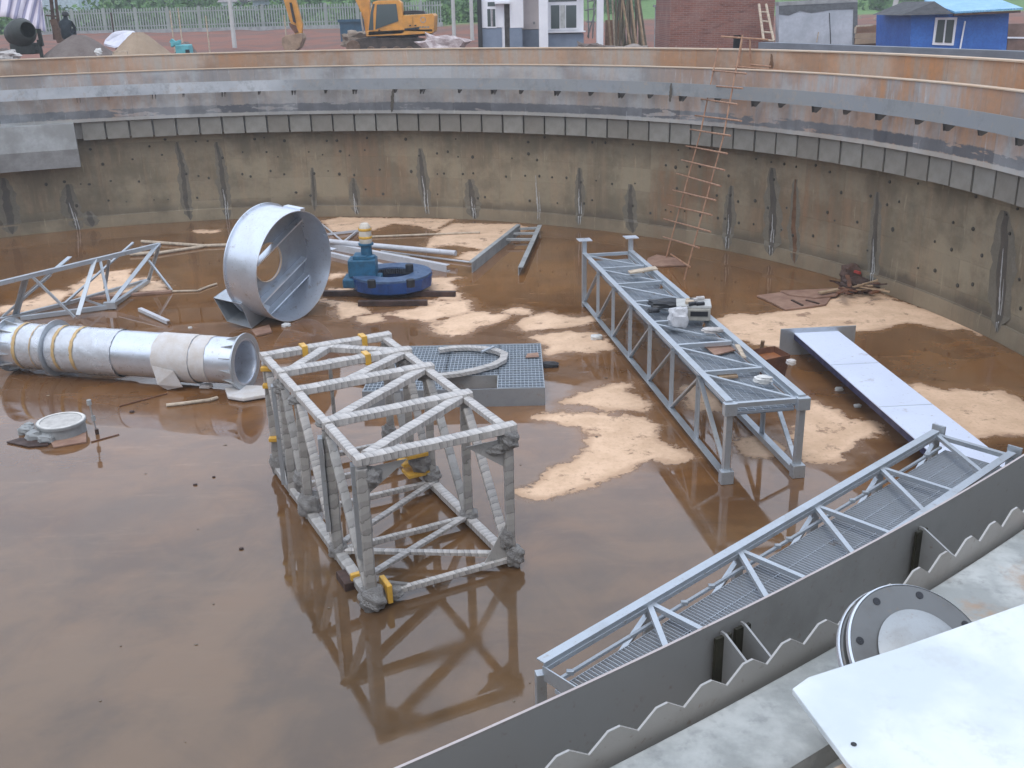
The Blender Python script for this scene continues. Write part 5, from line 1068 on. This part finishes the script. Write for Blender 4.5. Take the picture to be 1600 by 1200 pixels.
# ---------------------------------------------------------------- white guard house
GH = 50.
gh = thing('guard_house', 'white guard house with grey-blue base, door, windows and porch columns', 'building', (col(850, GH, 4)[0], GH, 3.8))
def gb(name, mat, u0, v0, u1, v1, Y0, Y1, parent=gh, b=0): return rect(name, mat, u0, v0, u1, v1, Y0, Y1, parent, b)
gb('wall', WHITEW, 750, -80, 784, 43.6, GH, GH+4); gb('dado', DADO, 750, 43.8, 784, 90, GH-.01, GH+4)
gb('wall', WHITEW, 797, -80, 816, 43.6, GH, GH+4); gb('dado', DADO, 797, 43.8, 816, 90, GH-.01, GH+4)
gb('wall', WHITEW, 784, -80, 797, 6, GH+.005, GH+4); gb('wall', PINKW, 816.2, -80, 845, 46, GH+1.2, GH+4); gb('dado', DADO, 816.2, 46.2, 845, 90, GH+1.19, GH+4)
gb('wall', WHITEW, 745, -80, 912, -60, GH+.01, GH+5)
gb('door', simple('brown_grey_door', (.20, .17, .15), .6), 784.2, 6.2, 796.8, 90, GH+.55, GH+.62); gb('door_jamb', WHITEW, 784.1, 6.2, 787.5, 85, GH+.05, GH+.5); gb('door_canopy', WHITEW, 773, 2, 797, 6, GH-.35, GH-.02)
w1 = gb('window', WHITEW, 760, 1, 775, 44, GH-.05, GH-.02)
gb('pane', GLASS, 762, 3, 773.5, 10, GH-.065, GH-.055, w1); gb('pane', GLASS, 762, 14, 766.5, 41.5, GH-.065, GH-.055, w1); gb('pane', simple('curtain', (.35, .32, .33), .8), 768, 14, 770, 41.5, GH-.065, GH-.055, w1); gb('pane', GLASS, 770.3, 14, 773.5, 41.5, GH-.065, GH-.055, w1)
gb('wall', WHITEW, 855.5, -80, 912, 52, GH-.45, GH+3.9); gb('dado', DADO, 856, 52.2, 912, 92, GH-.46, GH+3.9)
w2 = gb('window', WHITEW, 856, -60, 905, 47, GH-.52, GH-.47); gb('sill', WHITEW, 855.5, 48, 915, 51.5, GH-.65, GH-.47, w2)
TOPG = simple('glass_tint', (.13, .15, .14), .15)
for (a0, v0, a1, v1) in ((857, -40, 901, 3), (861, 8, 874, 45), (884.5, 8, 900.5, 43.5)): gb('pane', GLASS, a0, v0, a1, v1, GH-.54, GH-.53, w2)
gb('pane', simple('curtain2', (.50, .52, .50), .6), 875.5, 8, 883, 44, GH-.54, GH-.53, w2); gb('fitting', GREYC, 833, 34, 836, 38, GH+1.15, GH+1.19)
gb('porch_column', WHITEW, 843, -80, 855.3, 92, GH-1.5, GH-1.1, b=.01); gb('porch_column', WHITEW, 932.5, -80, 944, 92, GH-1.5, GH-1.1, b=.01); gb('porch_roof', WHITEW, 838, -90, 950, -70, GH-1.7, GH+2)
gb('drain_pipe', BLACK, 748, -80, 749.6, 90, GH-.12, GH-.04)
# scaffold remains between the bay and the column
sc_ = thing('scaffold_frame', 'thin metal scaffold frame beside the guard house bay window', 'scaffold', col(922, 52, 3.9))
for (u0, v0, u1, v1) in ((918, -20, 920, 60), (930, -20, 926, 60), (914, 16, 931, 13), (916, 34, 930, 34), (917, 2, 931, 0), (918, 58, 930, 18)):
    A_, B_ = atY(u0, v0, 52), atY(u1, v1, 52); part('tube', STEELD, sc_, lambda q: q.tube(A_, B_, .035, 8))
o = crumple('rubble_heap', col(925, 48, 4.0), .5, SANDG, None, (1.6, .8, .7), .4); tag(o, 'dark rubble heap right of the guard house bay', 'rubble')
o = crumple('rubble_heap', col(985, 47, 3.95), .55, simple('pale_rubble', (.35, .30, .27), .9), None, (1.4, .8, .55), .4); tag(o, 'pale rubble heap in front of the bamboo poles', 'rubble')
o = crumple('rubble_heap', col(960, 46, 3.95), .35, BLACK, None, (1.1, .8, .6), .4); tag(o, 'small black bag heap right of the porch column', 'rubble')
mb = MB(); a_, b_ = atY(946, 80, 52), atY(967, 31, 52); mb.box(a_[0], b_[0], 52, 52.3, a_[2], b_[2]); tag(mb.build('brown_partition', simple('brown_board', (.30, .17, .10), .8)), 'brown board partition between porch column and bamboo', 'partition')
bb = thing('bamboo_stack', 'upright bundle of brown bamboo poles leaning beside the brick building', 'bamboo poles', col(990, 50, 3.85))
BAM = simple('brown_bamboo', (.16, .13, .085), .8, 0, .4, 2, (.09, .075, .05))
for k in range(24):
    u = 954+k*2.5+random.uniform(-1, 1); P = col(u, 50+random.uniform(-.3, .3), 3.85); Q = P+np.array([random.uniform(-.7, .3)+(.25 if k < 8 else -.15), .5, random.uniform(3.2, 5.2)]); part('bamboo_pole', (BAM, WOOD, BAM, PALEWOOD)[k % 4] if k % 4 != 3 or k < 6 else BAM, bb, lambda q: q.tube(P, Q, .06, 7, .04))
mb = MB(); a_, b_ = atY(1024, 90, 46), atY(1046, 11, 46); mb.box(a_[0], b_[0], 46, 46.5, a_[2], b_[2]); gp = mb.build('gate_pillar', GREYC); tag(gp, 'plain grey rendered pillar left of the brick building', 'pillar')
mb = MB(); mb.box(a_[0]-.08, b_[0]+.03, 45.93, 46.57, b_[2]+.002, b_[2]+.1); c_ = mb.build('cap', GREYC); c_.parent = gp; c_.location = np.array(c_['_o'])-np.array(gp['_o'])

# ---------------------------------------------------------------- brick building, plaster wall
BR = NT('red_brick_courses'); _m = BR; bt_ = _m.N('ShaderNodeTexBrick'); bt_.inputs['Scale'].default_value = 1; bt_.inputs['Brick Width'].default_value = .25; bt_.inputs['Row Height'].default_value = .07; bt_.inputs['Mortar Size'].default_value = .008
bt_.inputs['Color1'].default_value = (.23, .085, .06, 1); bt_.inputs['Color2'].default_value = (.17, .07, .055, 1); bt_.inputs['Mortar'].default_value = (.24, .17, .14, 1)
_cmb = _m.N('ShaderNodeCombineXYZ'); _s = _m.sep(_m.c.outputs['Object']); _m.L(_s[0], _cmb.inputs[0]); _m.L(_s[2], _cmb.inputs[1]); _m.L(_cmb.outputs[0], bt_.inputs[0])
_n = _m.noise(.8, 6); _n2 = _m.noise(3, 6); _c = _m.mix(_m.ramp(_n, .45, .7, 0, .5), bt_.outputs[0], (.30, .20, .17)); _c = _m.mix(_m.ramp(_n2, .62, .75, 0, .5), _c, (.36, .30, .27)); _m.bump(bt_.outputs[1], -.6, .02); BR = _m.set(col=_c, rough=.9)
BRICKD = 42.
bk = thing('brick_building', 'windowless red brick building with small dark opening at its foot', 'building', (col(1130, BRICKD, 4)[0], BRICKD, 3.8))
a_, b_ = atY(1045, 100, BRICKD), atY(1215, -60, BRICKD)
xo0, xo1 = atY(1146, 60, BRICKD)[0], atY(1160, 60, BRICKD)[0]; zo = atY(1150, 55, BRICKD)[2]
part('wall', BR, bk, lambda q: (q.box(a_[0], xo0, BRICKD, BRICKD+4, 3.5, b_[2]), q.box(xo1, b_[0], BRICKD, BRICKD+4, 3.5, b_[2]), q.box(xo0, xo1, BRICKD, BRICKD+4, zo, b_[2])))
part('opening', BLACK, bk, lambda q: q.box(xo0, xo1, BRICKD+.4, BRICKD+.45, 3.5, zo)); part('roof', GREYC, bk, lambda q: q.box(a_[0]-.2, b_[0]+.2, BRICKD-.2, BRICKD+4.2, b_[2]+.003, b_[2]+.2))
# raised proud courses of brick so the face has depth (rows over the whole face)
mb = MB(); z = 3.8
while z < b_[2]-.08:
    x = a_[0]+.02+(0 if int(z/.14) % 2 else .13)
    while x < b_[0]-.3:
        if random.random() < .16 and not (xo0-.3 < x < xo1+.05 and z < zo+.1): mb.box(x, x+.24, BRICKD-random.uniform(.008, .02), BRICKD-.002, z, z+.062)
        x += .25
    z += .07
struct(mb.build('proud_bricks', BR, bk), 'stuff')
sl_ = thing('short_ladder', 'short pale wooden ladder leaning against the brick building', 'ladder', col(1200, 40, 3.8))
def lp(u, v): return atY(u, v, 40.6 + (-.8 if v > 40 else .6))
part('rail', PALEWOOD, sl_, lambda q: q.tube(lp(1186, 7), lp(1193, 62), .05, 8)); part('rail', PALEWOOD, sl_, lambda q: q.tube(lp(1197, 7), lp(1209, 64), .05, 8))
for t in (.22, .48, .78, 1.0):
    A_ = lp(1186, 7)+(lp(1193, 62)-lp(1186, 7))*t; B_ = lp(1197, 7)+(lp(1209, 64)-lp(1197, 7))*t; part('rung', PALEWOOD, sl_, lambda q: q.tube(A_, B_, .035, 8))
PW = 40.
pw = thing('plastered_wall', 'roughly plastered grey wall with darker top band beside the brick building', 'wall', (col(1278, PW, 4)[0], PW, 3.8))
Q = [atY(1217, 100, PW), atY(1340, 100, PW), atY(1340, 3, PW), atY(1217, 9, PW)]
part('wall_face', MORTAR, pw, lambda q: q.prism(Q, (0, 1, 0), .5)); Q = [atY(1217, 9, PW-.03), atY(1340, 3, PW-.03), atY(1340, -3, PW-.03), atY(1217, 3, PW-.03)]
part('cap_slab', GREYC, pw, lambda q: q.prism(Q, (0, 1, 0), .6))
Q = [atY(1331, 100, PW-.02), atY(1340, 100, PW-.02), atY(1340, 3.5, PW-.02), atY(1334, 3.8, PW-.02)]; DK = simple('dark_mortar', (.13, .14, .15), .9); part('edge_band', DK, pw, lambda q: q.prism(Q, (0, 1, 0), .018))
Q = [atY(1217, 22, PW-.02), atY(1232, 24, PW-.02), atY(1250, 17, PW-.02), atY(1268, 20, PW-.02), atY(1300, 15, PW-.02), atY(1334, 14, PW-.02), atY(1334, 4, PW-.02), atY(1217, 9.3, PW-.02)]; part('mortar_band', DK, pw, lambda q: q.prism(Q, (0, 1, 0), .017))
part('seam', BLACK, pw, lambda q: q.bar(atY(1296, 20, PW-.01), atY(1298, 70, PW-.01), .03, .02)); part('batten', PALEWOOD, pw, lambda q: q.bar(atY(1279, 50, PW-.1), atY(1276, 66, PW-.1), .04, .03))
# low grey kerb wall behind the rim, right
kw = MB(); Q0, Q1 = atY(1185, 66, 31), atY(1185, 76, 31); R0_, R1_ = atY(1640, 82, 22), atY(1640, 96, 22)
Q1[2] = 4.5; R1_[2] = 4.3
dd = nrm(np.array([R0_[0]-Q0[0], R0_[1]-Q0[1], 0])); nn = np.array([-dd[1], dd[0], 0])
kw.add([Q1, R1_, R0_, Q0, Q1+nn*.3, R1_+nn*.3, R0_+nn*.3, Q0+nn*.3], [(0, 1, 2, 3), (4, 7, 6, 5), (3, 2, 6, 7), (0, 3, 7, 4), (1, 5, 6, 2)])
tag(kw.build('low_wall', simple('blue_grey_concrete', (.20, .22, .25), .85, 0, .2, .8)), 'low blue-grey concrete wall running behind the rim below the blue shed', 'wall')
# formwork boards
fw = thing('formwork_fence', 'horizontal brown timber formwork boards left of the blue shed', 'boards', col(1380, 36, 4))
TB = simple('tan_formwork_board', (.36, .21, .13), .8, 0, .25, 2); TB2 = simple('pale_formwork_board', (.45, .33, .22), .8, 0, .2, 2)
for (v0l, v0r, v1l, v1r, mt) in ((41, 36, 52, 49, TB), (52.5, 49.5, 60, 57, TB2), (60.5, 57.5, 69, 65, TB2)):
    Q = [atY(1336, v1l, 36), atY(1422, v1r, 36), atY(1422, v0r, 36), atY(1337, v0l, 36)]; part('board', mt, fw, lambda q: q.prism(Q, (0, 1, 0), .05))
for (u0, v0, u1, v1) in ((1366, 29, 1390, 27), (1389, 28, 1389, 37), (1338, 41, 1364, 39.5), (1337, 42, 1336, 52), (1390, 37.5, 1415, 35.5), (1344, 24, 1344, 30)):
    A_, B_ = atY(u0, v0, 35.9), atY(u1, v1, 35.9); part('batten', PALEWOOD, fw, lambda q: q.bar(A_, B_, .05, .05))
for u in (1378, 1389): A_, B_ = atY(u, 52, 35.9), atY(u, 76, 35.9); part('prop', PALEWOOD, fw, lambda q: q.bar(A_, B_, .08, .08))
mb = MB(); Q = [atY(1420, 85, 37.5), atY(1336, 85, 37.5), atY(1336, 60, 37.5), atY(1420, 60, 37.5)]; mb.prism(Q, (0, 1, 0), .1); mb.build('back_board', DARKWOOD, fw)

# ---------------------------------------------------------------- blue shed
SH = 32.
BLW = NT('cobalt_blue_sheeting'); _m = BLW; _n = _m.noise(2.5, 7); _n2 = _m.noise(14, 5); BLW = _m.set(col=_m.mix(_m.ramp(_n2, .4, .7, 0, .5), _m.mix(_m.ramp(_n, .35, .65), (.02, .105, .40), (.03, .14, .46)), (.015, .07, .26)), rough=.5)
sh = thing('blue_shed', 'small cobalt blue site shed with white window and light blue roof', 'shed', (col(1500, SH, 4)[0], SH, 3.8))
Q = [atY(1421, 110, SH), atY(1569, 118, SH-.0), atY(1577, 19, SH), atY(1450, 15, SH), atY(1424, 24, SH)]
part('wall', BLW, sh, lambda q: q.prism(Q, (0, 1, 0), 3))
RF = NT('light_blue_roof_sheet'); _m = RF; _w = _m.N('ShaderNodeTexWave'); _w.inputs['Scale'].default_value = 3.5; _m.L(_m.c.outputs['Object'], _w.inputs[0]); _m.bump(_w.outputs[1], .6, .05); RF = _m.set(col=_m.mix(_m.ramp(_m.noise(3), .4, .7), (.16, .40, .62), (.25, .50, .70)), rough=.4)
e1, e2, e3, e4 = atY(1492, 21, SH-.45), atY(1598, 15, SH-.45), atY(1550, -3, SH+2.5), atY(1444, 3, SH+2.5)
part('roof', RF, sh, lambda q: q.prism([e1, e2, e3, e4], (0, 0, 1), .05)); part('gable_roof', simple('dark_roof_sheet', (.06, .06, .065), .8), sh, lambda q: q.prism([atY(1408, 24, SH-.3), atY(1491, 22, SH-.44), atY(1460, 2, SH+.2)], (0, 1, 0), 2.5))
part('fascia', DARKWOOD, sh, lambda q: q.bar(atY(1490, 23, SH-.43), atY(1594, 18, SH-.43), .06, .06))
wn = thing_ = part('window', WHITEW, sh, lambda q: q.prism([atY(1457, 70, SH-.04), atY(1490, 71, SH-.04), atY(1496, 27, SH-.04), atY(1462, 27.5, SH-.04)], (0, 1, 0), .035))
for pts in (((1461, 66), (1473, 66.5), (1477, 31), (1466, 31)), ((1476, 66.5), (1487, 67), (1491.5, 31), (1480, 31))): part('pane', GLASS, wn, lambda q: q.prism([atY(u, v, SH-.065) for u, v in pts], (0, 1, 0), .015))
part('downpipe', WHITEW, sh, lambda q: q.tube(atY(1508, 33, SH-.08), atY(1500, 77, SH-.08), .025, 8))
mb = MB(); mb.prism([atY(1572, 100, 34), atY(1680, 110, 34), atY(1680, 36, 34), atY(1576, 37, 34)], (0, 1, 0), .3); tag(mb.build('brick_garden_wall', simple('brown_brick', (.24, .16, .13), .9, 0, .3, 2)), 'brown brick wall end seen right of the blue shed', 'wall')
mb = MB(); mb.prism([atY(1574, 60, 33.96), atY(1680, 62, 33.96), atY(1680, 59, 33.96), atY(1575, 57.5, 33.96)], (0, 1, 0), .03); tag(mb.build('white_batten', WHITEW), 'white batten on the brown brick wall right of the shed', 'batten')

# ---------------------------------------------------------------- left: mixer, tarpaulin, sand
TARP = NT('striped_tarp'); _m = TARP; _s = _m.sep(_m.c.outputs['UV']); _fr = _m.math('FRACT', _m.math('MULTIPLY', _s[0], 9)); TARP = _m.set(col=_m.mix(_m.ramp(_fr, .55, .62), (.55, .50, .55), (.22, .21, .30)), rough=.6)
TY = 38.
mb = MB(); top = [(-60, -40), (-20, -40), (20, -30), (45, -22), (62, -8), (66, 3)]; bot = [(-60, 26), (-20, 28), (10, 26), (30, 33), (52, 44), (72, 50)]; n = 24
for r in range(7):
    for i in range(n+1):
        t = i/n*5; k = min(4, int(t)); q = t-k; a0 = np.array(top[k])*(1-q)+np.array(top[k+1])*q; b0 = np.array(bot[k])*(1-q)+np.array(bot[k+1])*q; c = a0+(b0-a0)*r/6
        P = atY(c[0], c[1], TY+1.2*(1-r/6)+.12*math.sin(i*1.7+r*.3)); mb.v.append(tuple(P))
for r in range(6):
    for i in range(n): mb.f.append((r*(n+1)+i, r*(n+1)+i+1, (r+1)*(n+1)+i+1, (r+1)*(n+1)+i)); mb.uv.append([(i/n, r/6), ((i+1)/n, r/6), ((i+1)/n, (r+1)/6), (i/n, (r+1)/6)])
o = mb.build('striped_tarpaulin', TARP, smooth=True); sd_ = o.modifiers.new('thick', 'SOLIDIFY'); sd_.thickness = .02; tag(o, 'pale tarpaulin with dark stripes draped over frame at the left edge', 'tarpaulin')
mi = thing('concrete_mixer', 'dark muddy drum concrete mixer under the striped tarpaulin', 'concrete mixer', col(42, 35, 3.8))
DM = simple('dark_green_mixer', (.03, .035, .03), .6, 0, .3, 3); c = atY(35, 50, 35)
mb = MB(); mb.rev(c, nrm([.75, -.6, .15]), [(.001, -.55), (.35, -.55), (.42, -.2), (.42, .1), (.26, .38), (.24, .38), (.38, .08), (.3, -.4)], 28); mb.build('drum', DM, mi, smooth=True)
for (u0, v0, u1, v1) in ((24, 60, 26, 90), (60, 62, 66, 90), (24, 68, 66, 70), (26, 80, 66, 80), (60, 45, 66, 72)): A_, B_ = atY(u0, v0, 35.2), atY(u1, v1, 35.2); part('frame_bar', DM, mi, lambda q: q.bar(A_, B_, .1, .1))
part('engine_box', DM, mi, lambda q: q.obox(atY(40, 76, 35.3), (.38, 0, 0), (0, .3, 0), (0, 0, .17)), bevel=.03)
hz = thing('timber_hoist', 'dark upright timber hoist posts right of the striped tarpaulin', 'hoist', col(88, 37, 3.8))
for (u0, v0, u1, v1, w_) in ((77, -30, 86, 62, .09), (84, -30, 94, 60, .07), (84, 30, 96, 66, .22), (72, 24, 92, 26, .05)): A_, B_ = atY(u0, v0, 37), atY(u1, v1, 37); part('post', DARKWOOD if w_ < .2 else simple('brown_gear_box', (.12, .07, .05), .8), hz, lambda q: q.bar(A_, B_, w_, w_))
# crouching worker
def person(P, face):
    pe = thing('person', 'worker in dark clothes sitting behind the wide grey sand heap', 'person', P)
    me = bpy.data.meshes.new('body'); R = lambda x, y, z: tuple(np.array([x, y, z]))
    V_ = [(0, 0, .22), (0, .02, .42), (.02, .03, .60), (.03, .05, .70), (.04, .06, .84), (-.15, .02, .60), (-.20, .18, .42), (-.10, .34, .40), (.19, .04, .60), (.24, .18, .42), (.14, .34, .40), (-.10, .05, .16), (-.13, .38, .40), (-.13, .34, .04), (-.13, .46, .02), (.10, .05, .16), (.13, .38, .40), (.13, .34, .04), (.13, .46, .02)]
    E_ = [(0, 1), (1, 2), (2, 3), (3, 4), (2, 5), (5, 6), (6, 7), (2, 8), (8, 9), (9, 10), (0, 11), (11, 12), (12, 13), (13, 14), (0, 15), (15, 16), (16, 17), (17, 18)]
    rad = [.15, .14, .14, .055, .09, .065, .05, .035, .065, .05, .035, .10, .07, .05, .04, .10, .07, .05, .04]
    me.from_pydata(V_, E_, []); me.materials.append(simple('dark_work_clothes', (.025, .035, .045), .9)); o = bpy.data.objects.new('body', me); COL.objects.link(o); o.parent = pe
    md = o.modifiers.new('skin', 'SKIN'); sv = me.skin_vertices[0].data if me.skin_vertices else None
    if sv is None:
        import bmesh
        bm = bmesh.new(); bm.from_mesh(me); bm.verts.layers.skin.verify(); bm.to_mesh(me); bm.free(); sv = me.skin_vertices[0].data
    for i, r in enumerate(rad): sv[i].radius = (r, r)
    sv[0].use_root = True; sb = o.modifiers.new('s', 'SUBSURF'); sb.levels = sb.render_levels = 2
    mb = MB(); mb.rev(np.array(P)+np.array([.04, .05, .80]), (0, 0, 1), [(.10, 0), (.112, .04), (.10, .10), (.06, .14), (.001, .15)], 16); mb.build('hair', BLACK, pe, smooth=True)
    pe.rotation_euler = (0, 0, face); return pe
person(atY(106, 65, 36.), 0)
def heap(name, label, mat, u0, u1, vpk, upk, Y, zb=3.75, ry=2.2):
    a_, b_ = col(u0, Y, zb), col(u1, Y, zb); pk = atY(upk, vpk, Y); mb = MB(); n, K = 40, 12; cx_ = pk[0]; h = pk[2]-zb
    for j in range(K+1):
        for k in range(n):
            t = 2*math.pi*k/n; R = ((b_[0]-cx_) if math.cos(t) > 0 else (cx_-a_[0])); q = j/K; w_ = 1+.06*math.sin(3*t+1)+.05*math.sin(7*t)
            z = zb+h*(1-q**1.15)*(1+.05*math.sin(5*t+q*7)*q) - (.02 if j == K else 0); mb.v.append((cx_+R*q*math.cos(t)*w_, Y+ry*q*math.sin(t)*w_, z+(random.uniform(-.02, .02) if 0 < j < K else 0)-(.05*h if j == 0 else 0)))
    for j in range(K):
        for k in range(n): k2 = (k+1) % n; mb.f.append((j*n+k, j*n+k2, (j+1)*n+k2, (j+1)*n+k)); mb.uv.append([(0, 0)]*4)
    return tag(mb.build(name, mat, smooth=True, autos=60), label, 'sand heap', 'heaps of sand by the mixer')
heap('sand_heap', 'wide dark grey sand heap right of the concrete mixer', SANDG, 10, 235, 50, 122, 36)
heap('sand_heap', 'pointed tan sand heap in front of the white tarpaulin', SANDT, 140, 315, 46, 214, 35)
heap('sand_heap', 'low grey sand heap behind the teal machine', SANDG, 255, 330, 62, 290, 38)
heap('sand_heap', 'low brown earth heap at the far left edge', SANDG, -60, 60, 72, 5, 33)
mb = MB(); Q = [atY(160, 72, 39), atY(163, 62, 39), atY(175, 50, 39), (atY(190, 48, 39)), atY(207, 49, 39), atY(205, 62, 38.5), atY(180, 76, 38.2)]; mb.prism(Q, (0, 1, 0), .5); tag(mb.build('white_tarpaulin', simple('white_tarp', (.62, .62, .70), .6, 0, .15, 3), bevel=.1), 'white tarpaulin folded over behind the tan sand heap', 'tarpaulin')
mb = MB(); mb.bar(atY(177, 81, 33.5), atY(200, 80, 33.5), .06, .04); mb.bar(atY(177, 82, 33.5), atY(178, 88, 33.5), .04, .04); mb.bar(atY(199, 81, 33.5), atY(200, 88, 33.5), .04, .04); tag(mb.build('wooden_trestle', PALEWOOD), 'small pale wooden trestle at the foot of the tan sand heap', 'trestle')
tm = thing('teal_machine', 'small turquoise site machine on the earth beyond the rim', 'machine', col(286, 33.5, 3.8)); TQ = simple('turquoise_paint', (.12, .42, .46), .5, 0, .25, 4)
part('body', TQ, tm, lambda q: q.obox(atY(288, 78, 33.5), (.22, 0, 0), (0, .2, 0), (0, 0, .16)), bevel=.03); part('chute', TQ, tm, lambda q: q.bar(atY(267, 63, 33.5), atY(280, 72, 33.5), .14, .12)); part('hopper', TQ, tm, lambda q: q.obox(atY(275, 68, 33.5), (.14, 0, .05), (0, .12, 0), (0, 0, .06)), bevel=.02); part('guard', BLACK, tm, lambda q: q.obox(atY(293, 80, 33.28), (.06, 0, 0), (0, .02, 0), (0, 0, .05)))
o = crumple('white_bag', col(8, 31.6, 4.95), .28, CLOTH, None, (1.5, .7, .5), .4); tag(o, 'pale crumpled bag on the rim edge at the far left', 'bag')
o = crumple('white_bag', col(154, 32, 5.0), .09, SCR, None, (1.0, .7, 1.0), .4); tag(o, 'tiny white bag on the rim left of the tan sand', 'bag')

# flecks of leaf, chips and scum on the water
mb = MB()
for k in range(45):
    u, v = random.uniform(0, 1500), random.uniform(430, 1190); P = at(u, v, .004)
    if math.hypot(P[0]-CX, P[1]-CY) > 15.4 or (v > 780 and u > 900): continue
    r = random.uniform(.006, .02)*(1 if v > 700 else 1.5); a_ = random.uniform(0, 6.3); q = [P+np.array([math.cos(a_+i*1.57+random.uniform(-.4, .4))*r*(1.5 if i % 2 else .7), math.sin(a_+i*1.57)*r, 0]) for i in range(4)]
    mb.prism(q, (0, 0, 1), .002)
o = mb.build('floating_debris', simple('debris_flecks', (.09, .07, .05), .8, 0, .6, .9, (.35, .28, .2)), None, org=(0, 0, 0)); struct(o, 'stuff')
rim_ = MB(); rim_.rev(fc, fn, [(.1715, .017), (.175, .013), (.175, .003), (.1715, .001)], 72, closed=True); rim_.build('bright_edge', STEELS, fl, smooth=True)  # brighter ring set round the edge of each flange disc
rim_ = MB(); rim_.rev(fc-fn*.034, fn, [(.1785, .016), (.181, .012), (.181, .003), (.1785, .001)], 72, closed=True); rim_.build('bright_edge', STEELS, fl, smooth=True)
# ---------------------------------------------------------------- damp hazy air over the whole site
hzb = MB(); hzb.box(-262, 250, -240, 262, -1.6, 42)
hz_ = hzb.build('haze', GREYC, None, org=(0, 0, 0)); struct(hz_, 'stuff'); hm_ = bpy.data.materials.new('haze'); hm_.use_nodes = True; t_ = hm_.node_tree; t_.nodes.clear()
o_ = t_.nodes.new('ShaderNodeOutputMaterial'); v_ = t_.nodes.new('ShaderNodeVolumePrincipled'); v_.inputs['Color'].default_value = (.90, .94, .96, 1); v_.inputs['Density'].default_value = .0015; t_.links.new(v_.outputs[0], o_.inputs['Volume'])
hz_.data.materials[0] = hm_
for o in bpy.data.objects:
    if '_o' in o: del o['_o']
